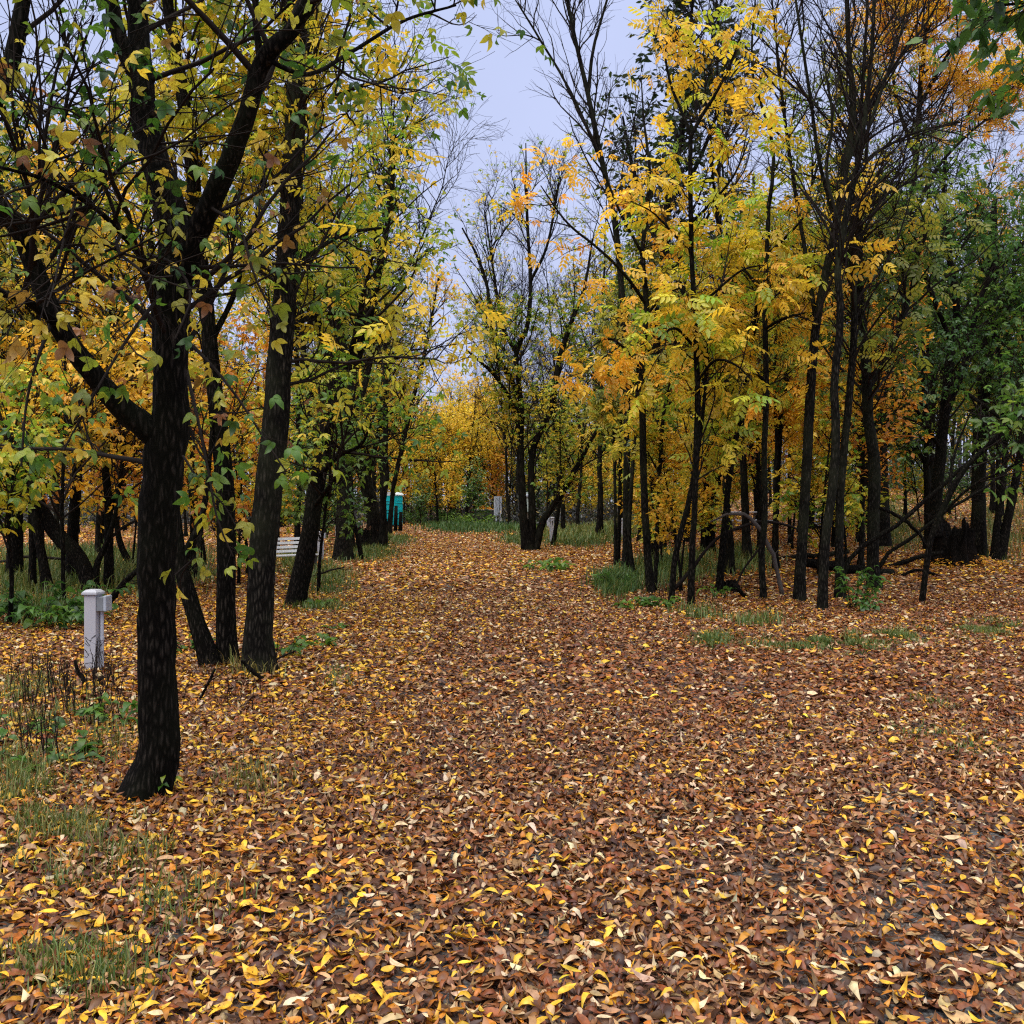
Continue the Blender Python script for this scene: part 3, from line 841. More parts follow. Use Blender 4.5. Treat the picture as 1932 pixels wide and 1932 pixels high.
grow('ash_tree', 'stout furrowed trunk at the right of the trio, forking high near the top edge', 'tree',
     [[(490, 1250, 62), (487, 1200, 51), (492, 1100, 50), (500, 980, 52), (514, 850, 50), (526, 700, 47), (537, 560, 42), (546, 400, 37), (555, 250, 36), (560, 150, 37), (582, 60, 24), (592, -20, 22), (600, -200, 15), (615, -400, 8)],
      [(559, 175, 24), (546, 90, 23), (540, 0, 20), (528, -140, 15), (520, -340, 8)],
      [(540, 520, 10), (600, 470, 9, .2), (655, 440, 7, .4), (720, 430, 5, .5)],
      [(530, 640, 11), (580, 600, 9, .3), (640, 590, 7, .6), (700, 600, 4, .8)],
      [(556, 260, 12), (610, 200, 10, .3), (660, 170, 8, .6), (730, 150, 5, .9)]],
     Yg - .3, 104, 'limegold', ASH, .22, n1=70, n2=380, n3=900, l1=1.4, l2=.75, l3=.4, per=1, t0=.3, sides=18, bark='bark_ash', K=34, tone=(.35, 1), ang=60)
grow('maple_tree', 'trunk leaning right over the lane edge with yellow green leaves, beyond the trio', 'tree',
     [[(555, 1148, 34), (570, 1080, 36), (585, 1000, 34), (601, 900, 30), (617, 810, 26), (640, 730, 22), (670, 680, 20), (696, 600, 17), (716, 500, 14), (735, 400, 10), (741, 330, 8), (745, 240, 4)],
      [(618, 810, 20), (628, 700, 18, .3), (604, 620, 14, .4), (582, 520, 12, .5), (570, 400, 9, .6), (566, 300, 5, .6)],
      [(640, 735, 12), (668, 640, 10, -.5), (690, 540, 8, -.8), (712, 430, 5, -1)],
      [(600, 900, 10), (640, 860, 8, -.6), (680, 840, 6, -1), (700, 800, 4, -1.2)],
      [(590, 960, 9), (620, 920, 8, -.6), (640, 900, 6, -1), (660, 930, 4, -1.3)]],
     dist(555, 1148), 105, 'limegold', TRI_HEX, .15, n1=90, n2=520, n3=1700, l1=2.0, l2=.8, l3=.38, per=2, t0=.25, sides=14, tone=(.1, .8), bark='bark')
grow('oak_tree', 'upright grey trunk with deeply furrowed bark left of the lane, beside a white numbered post', 'tree',
     [[(647, 1062, 36), (648, 1000, 29), (650, 900, 28), (655, 820, 24), (660, 740, 20), (646, 640, 16), (650, 520, 11), (655, 400, 6)],
      [(656, 810, 14), (690, 720, 11, .5), (706, 620, 8, .8), (712, 500, 5, 1)]],
     dist(647, 1060), 106, 'olive', TRI_HEX, .2, n1=44, n2=240, n3=800, l1=3.2, l2=1.2, l3=.5, per=2, t0=.25, sides=16, bark='bark_ash', rmin=.004)
grow('leaning_tree', 'slim dead pole of a trunk leaning against the furrowed trunk left of the lane', 'tree',
     [[(683, 1058, 9), (676, 1020, 9), (668, 985, 8), (660, 950, 8), (652, 905, 7), (645, 850, 5)]], dist(683, 1058), 107, 'olive', TRI_HEX, .2, n1=5, n2=10, n3=20, l1=.8, l2=.4, l3=.3, per=0, t0=.5, sides=8)
grow('maple_tree', 'thick curved trunk at the left lane edge, two trunks before the teal toilet', 'tree',
     [[(711, 1032, 34), (706, 985, 27), (695, 930, 25), (681, 880, 22), (666, 840, 18), (652, 780, 14), (640, 690, 10), (632, 580, 6)],
      [(690, 905, 14), (705, 850, 12), (718, 800, 10), (728, 720, 8), (736, 620, 5)]],
     dist(711, 1032), 108, 'limegold', TRI_HEX, .22, n1=50, n2=280, n3=900, l1=3, l2=1.2, l3=.55, per=2, t0=.25, sides=14, rmin=.005, tone=(.2, .9), bark='bark_far')
grow('maple_tree', 'forked dark trunks crossing in front of the teal portable toilet', 'tree',
     [[(729, 1010, 12), (722, 950, 10), (720, 860, 9), (717, 780, 8), (714, 700, 7), (708, 600, 4)],
      [(734, 1009, 11), (739, 950, 9), (746, 900, 9), (758, 850, 9), (775, 770, 8), (800, 672, 7), (816, 590, 5), (828, 520, 3)]],
     dist(732, 1009), 109, 'yellow', DIA, .2, n1=50, n2=260, n3=1000, l1=3.6, l2=1.4, l3=.7, per=3, t0=.3, sides=12, rmin=.006, bark='bark_far', tone=(.15, .8))
Yc = dist(1000, 1040)
grow('boxelder_tree', 'clump of dark stems fanning from one base right of the lane before the green meadow', 'tree',
     [[(998, 1046, 28), (989, 990, 17), (984, 900, 14), (982, 830, 12), (984, 770, 10), (974, 668, 9), (995, 616, 9), (1001, 531, 7), (995, 422, 6), (993, 345, 4), (992, 270, 2)],
      [(1003, 1046, 18), (1004, 960, 14), (1002, 900, 13), (1008, 840, 12), (1040, 772, 10), (1055, 682, 11), (1075, 616, 9), (1103, 540, 6), (1118, 450, 3)],
      [(1008, 1046, 16), (1022, 990, 14), (1043, 955, 12), (1063, 925, 12), (1083, 890, 10), (1110, 840, 7), (1140, 780, 6), (1150, 710, 3)],
      [(984, 760, 9), (962, 710, 9), (938, 672, 8), (928, 625, 7), (919, 540, 6), (900, 483, 5), (872, 430, 3)],
      [(975, 668, 8), (950, 620, 7, .5), (938, 560, 6, .8), (925, 470, 4, 1), (915, 400, 2, 1)],
      [(1001, 531, 6), (1030, 470, 5, -.4), (1045, 400, 4, -.6), (1055, 330, 2, -.8)],
      [(985, 800, 8), (955, 740, 7, -.5), (925, 700, 6, -1), (880, 660, 4, -1.4)]],
     Yc, 110, 'limegold', TRI_HEX, .17, n1=130, n2=760, n3=3000, l1=2.6, l2=1.15, l3=.55, per=3, t0=.2, sides=14, rmin=.0045, K=34, up=.35, bark='bark_far', tone=(.1, .85), ang=40, group='dark tree clumps',
     cull=lambda p: (p[:, 2] < 8.6) | (np.random.default_rng(1).random(len(p)) < .15))
grow('leaning_tree', 'short dark trunk leaning right in front of the white post with two black digits', 'tree',
     [[(1043, 1034, 11), (1045, 1018, 9), (1048, 1000, 8), (1051, 980, 8), (1055, 950, 8), (1060, 910, 7), (1068, 860, 6), (1080, 800, 4)]], dist(1044, 1031), 111, 'olive', TRI_HEX, .2, n1=16, n2=70, n3=240, l1=2, l2=.9, l3=.45, per=2, t0=.35, sides=10, rmin=.005, bark='bark_far')

# the thicket at the right hand side
TH = 'slim trunks of the thicket right of the lane'


def slim(label, limbs, seed, pal='ashgold', tone=(.3, .9), n=(26, 120, 300), per=1, ln=(1.6, .7, .35), t0=.35, bark='bark_ash', name='ash_tree', tmpl=ASH, size=.24, Y=None, **k):
    Yb = Y or dist(limbs[0][0][0], limbs[0][0][1])
    return grow(name, label, 'tree', limbs, Yb, seed, pal, tmpl, size, n1=n[0], n2=n[1], n3=n[2], l1=ln[0], l2=ln[1], l3=ln[2], per=per, t0=t0, tone=tone, bark=bark, sides=12, rmin=max(.0022, Yb * .00016), group=TH, **k)


slim('hair thin sapling at the left edge of the right thicket', [[(1161, 1069, 7), (1161, 980, 6), (1160, 897, 6), (1158, 780, 5), (1164, 640, 4), (1170, 520, 3)]], 201, 'olive', (.2, .8), (14, 60, 200), 2)
slim('slim sapling with reddish stem just left of the leftmost full trunk of the right thicket', [[(1166, 1067, 9), (1168, 1000, 8), (1170, 900, 7), (1172, 780, 6), (1180, 640, 5), (1196, 500, 3)]], 202, 'olive', (.3, .9), (14, 60, 200), 2, bark='bark')
slim('leftmost full trunk of the right thicket, straight and grey, long grass at its foot',
     [[(1182, 1084, 18), (1181, 1030, 14), (1182, 944, 13), (1183, 803, 13), (1180, 640, 12), (1160, 420, 11), (1130, 280, 10), (1110, 180, 9), (1082, 60, 7), (1060, -60, 5), (1040, -180, 3)],
      [(1110, 180, 7), (1120, 90, 6), (1150, -20, 4), (1170, -140, 3)], [(1140, 320, 6), (1080, 180, 5, .3), (1010, 60, 4, .5), (960, -20, 2, .6)]],
     203, 'orange', (.1, .7), (46, 240, 620), 0, (2.6, 1.1, .5), .45, up=.5, ang=38)
slim('bent thin stem hugging the leftmost full trunk of the right thicket', [[(1197, 1096, 9), (1190, 1040, 8), (1187, 991, 8), (1194, 880, 7), (1200, 780, 6), (1204, 640, 4)]], 204, 'olive', (.3, .8), (12, 50, 160), 1)
slim('slender leaning ash bearing the orange leaf clusters nearest to the lane',
     [[(1229, 1124, 18), (1221, 1038, 15), (1216, 940, 14), (1214, 873, 13), (1212, 779, 13), (1210, 700, 12), (1220, 575, 11), (1212, 480, 9), (1222, 390, 8), (1226, 320, 6), (1215, 230, 4), (1210, 150, 2)],
      [(1220, 575, 7), (1180, 520, 6, -.3), (1130, 470, 5, -.6), (1070, 420, 4, -.8), (1020, 350, 2, -1)],
      [(1214, 700, 6), (1170, 650, 5, -.4), (1140, 640, 4, -.7), (1110, 660, 2, -.9)],
      [(1212, 480, 6), (1170, 400, 5, -.3), (1140, 330, 4, -.5), (1110, 290, 2, -.6)],
      [(1216, 600, 6), (1250, 560, 5, -.4), (1290, 540, 3, -.7)]],
     205, 'amber', (.0, .9), (50, 170, 190), 2, (1.3, .55, .28), .34, ang=58, up=.05, tonez=lambda p: .55 - .12 * (p[:, 0] - 1.8))
slim('dark heavy oak trunk with black green crown rising behind the orange leaves',
     [[(1234, 1100, 24), (1232, 1020, 19), (1232, 944, 18), (1237, 803, 18), (1236, 700, 17), (1239, 625, 16), (1252, 500, 15), (1257, 400, 14), (1274, 320, 12), (1290, 220, 10), (1300, 120, 8), (1305, 20, 5), (1310, -60, 3)],
      [(1254, 480, 9), (1220, 400, 8, .4), (1190, 300, 7, .7), (1175, 220, 4, .9)], [(1262, 380, 9), (1310, 320, 8, .4), (1350, 220, 6, .7), (1360, 150, 4, .9)], [(1250, 520, 8), (1300, 470, 7, -.4), (1340, 400, 5, -.8)]],
     206, 'oak', (.1, .9), (90, 520, 1700), 3, (2.3, 1.0, .45), .45, 'bark', 'oak_tree', HEX, .17, Y=24.0, leafmat='leaf_dark', flat=.9)
slim('thin whip of a stem slanting right between the dark oak and the yellow ash', [[(1236, 1118, 8), (1240, 1000, 8), (1250, 800, 7), (1262, 735, 6), (1275, 640, 5), (1295, 520, 3)]], 207, 'limegold', (.3, .9), (14, 60, 160), 1)
slim('stem leaning right into the foot of the central yellow ash', [[(1266, 1144, 12), (1270, 1090, 11), (1276, 1040, 11), (1299, 947, 10), (1312, 880, 9), (1326, 780, 7), (1336, 660, 5), (1345, 560, 3)]], 208, 'limegold', (.4, .9), (20, 90, 260), 1, bark='bark')
slim('tallest yellow ash of the right thicket, wavy slender stem forking below the bright top',
     [[(1303, 1149, 14), (1306, 1040, 12), (1311, 946, 11), (1315, 805, 11), (1316, 740, 11), (1311, 600, 10), (1304, 450, 9), (1303, 330, 9), (1304, 255, 8), (1326, 215, 7), (1355, 170, 6), (1382, 110, 4), (1400, 60, 2)],
      [(1304, 255, 7), (1286, 210, 6, .1), (1266, 160, 5, .2), (1256, 100, 4, .3), (1270, 30, 2, .3)],
      [(1304, 420, 6), (1345, 380, 5, -.2), (1385, 330, 4, -.4), (1415, 260, 2, -.5)],
      [(1310, 590, 6), (1350, 550, 5, -.2), (1400, 510, 4, -.4), (1440, 500, 2, -.5)],
      [(1306, 480, 6), (1270, 440, 5, -.3), (1230, 400, 3, -.5), (1190, 380, 2, -.6)],
      [(1315, 720, 6), (1350, 680, 5, -.4), (1390, 690, 4, -.6), (1420, 720, 2, -.8)],
      [(1314, 660, 6), (1275, 620, 5, -.3), (1240, 640, 3, -.5)]],
     209, 'ashgold', (.1, .75), (70, 230, 250), 2, (1.15, .5, .26), .36, ang=58, up=.05, bark='bark', size=.25, tonez=lambda p: .26 + .04 * (p[:, 2] - 3.0))
slim('dark trunk bowing right behind the central yellow ash', [[(1356, 1120, 16), (1361, 1060, 13), (1367, 994, 12), (1379, 876, 11), (1398, 782, 10), (1412, 700, 8), (1425, 600, 6), (1430, 480, 4)]], 210, 'limegold', (.3, .9), (34, 150, 420), 2, bark='bark')
slim('pair of black trunks far behind the central yellow ash, half hidden', [[(1340, 1044, 18), (1342, 990, 16), (1348, 940, 14), (1358, 880, 13), (1364, 780, 11), (1370, 640, 8), (1374, 500, 5)],
     [(1328, 1044, 14), (1330, 980, 12), (1334, 880, 11), (1330, 760, 9), (1326, 620, 6)]], 211, 'limegold', (.2, .9), (40, 200, 600), 2, (3, 1.2, .5), bark='bark')
slim('slim upright ash with wobbling stem between the yellow ash and the big bare tree',
     [[(1442, 1135, 13), (1438, 1090, 12), (1435, 1050, 12), (1442, 990, 12), (1442, 848, 11), (1446, 740, 11), (1443, 600, 10), (1448, 450, 9), (1451, 375, 8), (1460, 325, 7), (1452, 240, 6), (1424, 165, 5), (1418, 90, 4), (1425, 0, 3), (1430, -90, 2)],
      [(1445, 560, 6), (1400, 500, 5, .3), (1370, 440, 3, .5)], [(1448, 480, 6), (1490, 440, 5, -.3), (1525, 400, 3, -.5)], [(1444, 620, 6), (1480, 600, 5, -.4), (1520, 590, 3, -.7)], [(1443, 720, 6), (1410, 690, 5, -.4), (1390, 720, 3, -.6)]],
     212, 'ashgold', (.1, .8), (56, 190, 210), 2, (1.3, .55, .28), .3, ang=58, up=.05, size=.24)
slim('dark slim trunk left of the big bare tree, standing farther back', [[(1463, 1076, 13), (1463, 1000, 12), (1472, 800, 11), (1482, 720, 9), (1491, 610, 7), (1497, 480, 4)]], 213, 'yellow', (.3, .9), (34, 160, 520), 2, bark='bark')
slim('big bare grey trunk with wavy stem and leafless spreading top, left of the stripped trunk',
     [[(1508, 1140, 25), (1510, 1080, 21), (1515, 995, 19), (1522, 878, 19), (1529, 742, 18), (1538, 625, 16), (1556, 525, 15), (1577, 425, 14), (1598, 300, 13), (1611, 190, 12), (1604, 140, 10), (1598, 20, 8), (1600, -120, 6), (1605, -280, 4)],
      [(1540, 610, 9), (1520, 480, 8, .2), (1500, 360, 7, .3), (1480, 220, 6, .4), (1465, 80, 4, .5), (1450, -60, 3, .5)],
      [(1577, 425, 8), (1545, 300, 7, -.2), (1530, 190, 6, -.3), (1510, 60, 5, -.4), (1490, -80, 3, -.4)],
      [(1598, 310, 9), (1640, 200, 8, .2), (1690, 120, 6, .3), (1750, 40, 4, .4), (1790, -40, 3, .4)],
      [(1590, 350, 7), (1650, 290, 6, .3), (1730, 250, 4, .5), (1810, 230, 3, .6)],
      [(1560, 500, 7), (1610, 420, 6, .4), (1670, 370, 4, .6), (1740, 330, 3, .7)]],
     214, 'amber', (.2, .9), (90, 480, 1200), 0, (2.1, .9, .42), .42, up=.35, ang=42, size=.24, extra=[dict(line=[(1570, 450, 6, -.2), (1610, 340, 4, -.5), (1650, 350, 3, -.7)], n=22, len=.3, tone=.3, per=1, size=.24), dict(line=[(1540, 600, 6, -.2), (1600, 470, 4, -.5), (1650, 500, 3, -.7)], n=22, len=.3, tone=.4, per=1, size=.24)])
stripped = slim('trunk with a stripped reddish patch of bare wood, nearest stem of the right thicket',
     [[(1551, 1156, 21), (1552, 1110, 19), (1554, 1073, 18), (1558, 1006, 17), (1568, 940, 17), (1575, 873, 17), (1578, 806, 16), (1574, 720, 15), (1586, 600, 14), (1580, 520, 13), (1590, 440, 12), (1620, 300, 10), (1640, 150, 8), (1650, 0, 6), (1655, -160, 4)],
      [(1590, 440, 7), (1560, 330, 6, .2), (1570, 220, 5, .3), (1550, 100, 3, .4)], [(1615, 310, 7), (1660, 180, 6, .2), (1700, 60, 4, .3), (1720, -60, 3, .3)]],
     215, 'orange', (.2, .9), (46, 240, 560), 0, (1.9, .8, .4), .4, up=.35, ang=44)
slim('grey trunk right of the stripped one, with green leafy weeds at its foot', [[(1587, 1134, 21), (1584, 1090, 17), (1583, 1040, 16), (1585, 940, 15), (1590, 873, 15), (1602, 750, 14), (1612, 600, 12), (1606, 450, 10), (1618, 300, 8), (1630, 120, 6), (1640, -60, 4)],
     [(1608, 480, 6), (1660, 380, 5, .2), (1710, 300, 3, .4)]], 216, 'orange', (.3, .9), (46, 240, 560), 0, (2.2, .9, .4), .35, up=.3)
slim('smooth grey trunk standing at the end of the fallen log, left of the charred stump', [[(1652, 1115, 30), (1648, 1080, 23), (1647, 1023, 22), (1650, 923, 22), (1648, 856, 22), (1638, 790, 20), (1634, 700, 18), (1626, 600, 15), (1620, 480, 12), (1630, 350, 8), (1640, 220, 5)],
     [(1636, 740, 10), (1690, 640, 8, .3), (1720, 540, 6, .5), (1740, 420, 4, .7)]], 217, 'olive', (.2, .7), (60, 320, 900), 1, (2.4, 1.0, .45), .35)
slim('tall trunk with a golden orange top reaching out of frame, rising behind the fallen log', [[(1668, 1030, 26), (1667, 960, 21), (1665, 873, 20), (1662, 773, 19), (1668, 720, 18), (1686, 640, 17), (1700, 540, 15), (1707, 470, 14), (1726, 325, 11), (1738, 150, 9), (1752, 0, 7), (1760, -140, 5)],
     [(1710, 450, 8), (1760, 330, 7, .5), (1830, 250, 5, .9), (1900, 200, 3, 1.2)], [(1728, 300, 8), (1690, 180, 6, .5), (1680, 60, 4, .8)], [(1735, 200, 8), (1790, 100, 6, -.5), (1850, 30, 4, -.9)], [(1700, 520, 7), (1770, 430, 6, .4), (1850, 390, 4, .8)]],
     218, 'amber', (.1, .9), (130, 620, 2100), 2, (2.8, 1.1, .5), .62, up=.25, size=.22, tmpl=ASH_FAR, Y=26, bark='bark_ash')
slim('crooked dark sapling leaning far right, standing alone in front of the charred stump', [[(1737, 1142, 12), (1745, 1090, 11), (1755, 1023, 11), (1771, 980, 11), (1788, 940, 11), (1821, 883, 10), (1860, 845, 9), (1890, 812, 9), (1925, 770, 8), (1990, 690, 7), (2050, 600, 5)],
     [(1773, 975, 6), (1830, 920, 5, -.3), (1908, 880, 4, -.6), (1980, 840, 3, -.8)], [(1790, 938, 6), (1800, 860, 5, .3), (1830, 780, 3, .4)]], 219, 'green', (.2, .9), (22, 80, 200), 1, (1.4, .6, .3), .4, tmpl=TRI_HEX, bark='bark')
slim('dark maple trunk with deep green leaves behind the crooked leaning sapling',
     [[(1766, 1012, 26), (1766, 950, 22), (1772, 873, 21), (1780, 800, 19), (1790, 700, 17), (1797, 650, 15), (1806, 590, 13), (1790, 480, 11), (1780, 380, 8), (1785, 280, 5)],
      [(1782, 790, 12), (1822, 680, 11, .4), (1850, 560, 9, .7), (1900, 490, 7, .9), (1950, 440, 4, 1)], [(1797, 650, 9), (1760, 560, 8, -.4), (1730, 470, 6, -.7), (1720, 380, 4, -.9)], [(1790, 720, 8), (1850, 760, 7, -.7), (1900, 800, 5, -1.2)], [(1776, 850, 8), (1740, 790, 7, -.6), (1720, 760, 5, -1.1)]],
     220, 'green', (.05, .85), (90, 460, 1300), 2, (2.1, 1.0, .45), .25, 'bark', 'maple_tree', TRI_HEX, .2, Y=22.5, flat=.8)
slim('pair of black trunks in a narrow V right of the charred stump',
     [[(1884, 1058, 26), (1897, 1000, 17), (1912, 930, 15), (1924, 860, 13), (1935, 760, 11), (1950, 620, 8), (1960, 480, 5)], [(1878, 1058, 22), (1880, 1000, 13), (1890, 930, 12), (1896, 850, 10), (1890, 740, 8), (1880, 600, 5)]],
     221, 'green', (.1, .9), (60, 320, 900), 2, (2.1, 1.0, .45), .3, 'bark', 'maple_tree', TRI_HEX, .2, flat=.8)
slim('broken dead trunk with flaking bark standing behind the charred stump', [[(1850, 1056, 30), (1848, 1000, 25), (1846, 920, 25), (1850, 840, 24), (1856, 760, 22), (1866, 640, 19), (1872, 500, 17), (1876, 380, 9)]], 222, 'green', (.2, .8), (40, 220, 700), 2, (2.4, 1, .5), .45, 'bark_ash', 'maple_tree', TRI_HEX, .2, Y=25)
# green maple whose leaves hang into the top right corner
grow('maple_tree', 'dark green maple whose leafy branch hangs into the top right corner', 'tree',
     [[(2330, 1400, 60), (2320, 1000, 50), (2300, 600, 44), (2280, 300, 40), (2250, 100, 34), (2240, -150, 24)],
      [(2290, 260, 24), (2200, 120, 18, -.2), (2090, 30, 12, -.3), (1990, 0, 8, -.4), (1890, 10, 4, -.4)], [(2270, 160, 22), (2200, -20, 16, .3), (2060, -90, 10, .5), (1960, -80, 6, .6), (1890, -50, 4, .7)],
      [(2280, 200, 18), (2160, 150, 12, .5), (2040, 110, 7, .7), (1960, 100, 4, .8)]],
     7.0, 230, 'green', LOB, .12, n1=54, n2=240, n3=620, l1=.7, l2=.4, l3=.2, per=2, t0=.45, limbw=np.array([.25, 2, 2, 2]), droop=.7, flat=.8, tone=(.05, .7), sides=16)

# trees on the left, beyond the white post
LG = 'trees in the grass beyond the white post on the left'


def left(label, limbs, seed, pal='yellow', tone=(.3, .9), n=(40, 200, 600), per=2, ln=(2.2, .9, .42), t0=.3, name='maple_tree', tmpl=TRI_HEX, size=.2, **k):
    Yb = dist(limbs[0][0][0], limbs[0][0][1])
    return grow(name, label, 'tree', limbs, Yb, seed, pal, tmpl, size, n1=n[0], n2=n[1], n3=n[2], l1=ln[0], l2=ln[1], l3=ln[2], per=per, t0=t0, tone=tone, bark=k.pop('bark', 'bark'), sides=14, rmin=max(.0022, Yb * .00016), group=LG, **k)


left('trunk leaning steeply left from right behind the white post with the grey box',
     [[(177, 1122, 40), (163, 1082, 30), (140, 1040, 30), (112, 1014, 29), (86, 977, 28), (63, 937, 26), (42, 909, 25), (12, 880, 23), (-40, 840, 20), (-110, 760, 16), (-160, 640, 10)],
      [(180, 1110, 13), (184, 1061, 12), (199, 1030, 10), (215, 980, 8), (228, 900, 6), (236, 800, 4)]], 301, 'yellow', (.2, .8))
left('second trunk left of the leaning one, tapering, with a mate close at its left', [[(92, 1124, 26), (84, 1080, 18), (76, 1035, 16), (68, 989, 15), (62, 930, 14), (66, 840, 12), (74, 700, 10), (70, 540, 7), (66, 420, 4)]], 302, 'olive', (.3, .9))
left('straight narrow black trunk close to the tapering one at the far left', [[(61, 1120, 15), (62, 1040, 13), (60, 977, 12), (56, 880, 11), (50, 760, 9), (52, 600, 7), (46, 450, 4)]], 303, 'yellow', (.3, .9))
left('stoutest black trunk at the left edge of the picture', [[(29, 1098, 38), (28, 1060, 30), (29, 1000, 28), (27, 954, 27), (24, 860, 25), (18, 740, 21), (12, 600, 17), (6, 460, 12), (0, 300, 6)],
     [(20, 760, 12), (60, 660, 10, .5), (100, 560, 7, .9), (130, 450, 4, 1.2)]], 304, 'green', (.2, .9), (70, 380, 1200))
left('thin sapling standing between the leaning trunk and the tapering one', [[(121, 1151, 9), (119, 1090, 8), (119, 1047, 8), (117, 960, 7), (120, 860, 6), (124, 740, 5), (120, 620, 3)]], 305, 'yellow', (.4, .9), (24, 110, 340))
left('broad dark trunk behind the leaning trunk, swelling at its foot', [[(136, 1104, 32), (136, 1050, 22), (138, 1000, 21), (141, 954, 20), (146, 860, 18), (140, 720, 15), (150, 560, 11), (160, 400, 7), (165, 260, 4)]], 306, 'yellow', (.3, .9), (60, 320, 1000))
left('twisted dark trunk between the white post and the biggest black trunk', [[(206, 1118, 20), (205, 1040, 17), (205, 977, 16), (203, 930, 15), (199, 880, 14), (204, 800, 12), (212, 690, 10), (208, 540, 8), (216, 400, 5)],
     [(205, 975, 9), (222, 920, 8, .2), (232, 860, 7, .3), (240, 760, 5, .3)]], 307, 'yellow', (.3, .95), (60, 320, 1000))
left('slanting dark trunk meeting the biggest black trunk from behind on its left', [[(258, 1080, 14), (246, 1062, 13), (232, 1040, 12), (224, 1012, 11), (220, 980, 10), (226, 930, 9), (240, 860, 8), (250, 760, 6), (254, 640, 4)]], 308, 'yellow', (.3, .9), (30, 140, 420))
left('yellow leafed sapling low in front of the far left trunks', [[(18, 1180, 9), (22, 1100, 8), (16, 1000, 7), (24, 900, 5), (20, 820, 3)]], 309, 'limegold', (.1, .6), (24, 110, 300), 2, (1.4, .6, .3))
left('young green leaved sapling left of the lane edge below the leaning yellow green tree', [[(600, 1120, 7), (604, 1050, 6), (612, 980, 5), (622, 900, 4), (628, 820, 2)]], 310, 'green', (.5, 1), (30, 140, 400), 2, (1.5, .6, .3), t0=.3, size=.15)

# ================================================================== woods behind: one tree of each kind, then copies
def bg_limbs(rng, H, r0, forks, lean):
    K = 22
    t = np.linspace(0, 1, K)
    ax = rng.normal(0, lean, 2)
    wob = np.cumsum(rng.normal(0, .012 * H / 10, (K, 2)), 0) * 1.6
    tr = np.stack([ax[0] * H * t ** 1.4 + wob[:, 0], ax[1] * H * t ** 1.4 + wob[:, 1], H * t], 1)
    Ps, Rs = [tr], [r0 * (1 - .88 * t) * (1 + .5 * np.exp(-t * 40))]
    for i in range(forks):
        k = int(rng.uniform(.22, .55) * K)
        a = rng.uniform(0, 2 * PI); L = H * (1 - k / K) * rng.uniform(.6, .95)
        s = np.linspace(0, 1, K)
        out = L * .5 * (s - .25 * s * s)
        b = tr[k] + np.stack([np.cos(a) * out, np.sin(a) * out, L * .85 * s ** 1.1], 1) + np.cumsum(rng.normal(0, .012 * H / 10, (K, 3)), 0)
        Ps.append(b); Rs.append(Rs[0][k] * .72 * (1 - .9 * s))
    P = np.stack(Ps)
    return P, np.maximum(np.stack(Rs), .006)


KINDS = {  # height, radius, forks, palette, n1,n2,n3, per, leaf, size, l1,l2,l3, t0, crown words
    'bright': (10, .10, 2, 'bright', 60, 260, 1000, 4, DIA, .18, 2.6, 1.2, .65, .14, 'bright golden leaved'),
    'yellow': (11, .11, 2, 'yellow', 60, 260, 900, 3, DIA, .17, 2.4, 1.1, .6, .2, 'yellow leaved'),
    'gold': (8.5, .08, 1, 'orange', 60, 260, 900, 3, DIA, .16, 2.1, 1.0, .55, .18, 'golden orange leaved'),
    'lime': (10, .10, 2, 'limegold', 60, 280, 950, 3, DIA, .16, 2.3, 1.05, .6, .2, 'yellow green leaved'),
    'olive': (12, .11, 2, 'olive', 70, 300, 1000, 4, DIA, .17, 2.6, 1.2, .6, .22, 'dull green leaved'),
    'green': (11, .11, 2, 'green', 70, 300, 1000, 4, HEX, .19, 2.5, 1.1, .6, .2, 'deep green leaved'),
    'bare': (14, .10, 3, 'rust', 80, 380, 1300, 0, DIA, .15, 2.6, 1.2, .7, .3, 'leafless dark'),
    'rust': (9, .09, 1, 'rust', 60, 260, 800, 2, DIA, .15, 2.0, .9, .5, .25, 'thinly leaved rusty'),
    'sapyellow': (4.6, .035, 0, 'yellow', 40, 160, 520, 3, DIA, .14, 1.25, .6, .35, .16, 'low yellow leaved'),
    'saplime': (4.2, .03, 0, 'limegold', 40, 160, 520, 3, DIA, .13, 1.2, .6, .35, .14, 'low yellow green leaved'),
    'sapgold': (5.0, .035, 0, 'orange', 40, 160, 520, 3, DIA, .14, 1.3, .6, .35, .2, 'low golden orange leaved'),
    'sapgreen': (3.6, .03, 0, 'green', 40, 160, 520, 3, HEX, .14, 1.2, .6, .35, .1, 'low green leaved'),
    'sapbare': (5.0, .03, 0, 'rust', 50, 220, 700, 0, DIA, .13, 1.3, .7, .4, .1, 'low leafless tangled'),
    'pole': (11, .075, 0, 'olive', 26, 110, 330, 2, DIA, .15, 1.5, .8, .45, .5, 'slim straight sparsely leaved'),
}
PROTO = {}
rng = np.random.default_rng(404)
LANDMARKS = [(29, 'far left trunk'), (175, 'nearest white post'), (300, 'biggest black trunk'), (430, 'trio middle trunk'), (495, 'stout furrowed trunk'), (603, 'white post 26'), (690, 'curved trunk'),
             (737, 'teal toilet'), (840, 'lane bend'), (941, 'grey meter panel'), (1005, 'dark stem clump'), (1100, 'green meadow'), (1182, 'leftmost thicket trunk'), (1305, 'tallest yellow ash'),
             (1400, 'first picnic table'), (1508, 'big bare trunk'), (1590, 'white trailer'), (1650, 'log end trunk'), (1737, 'crooked leaning sapling'), (1805, 'charred stump'), (1885, 'black trunk pair')]
BG_NAMES = set()
SEEN = {}


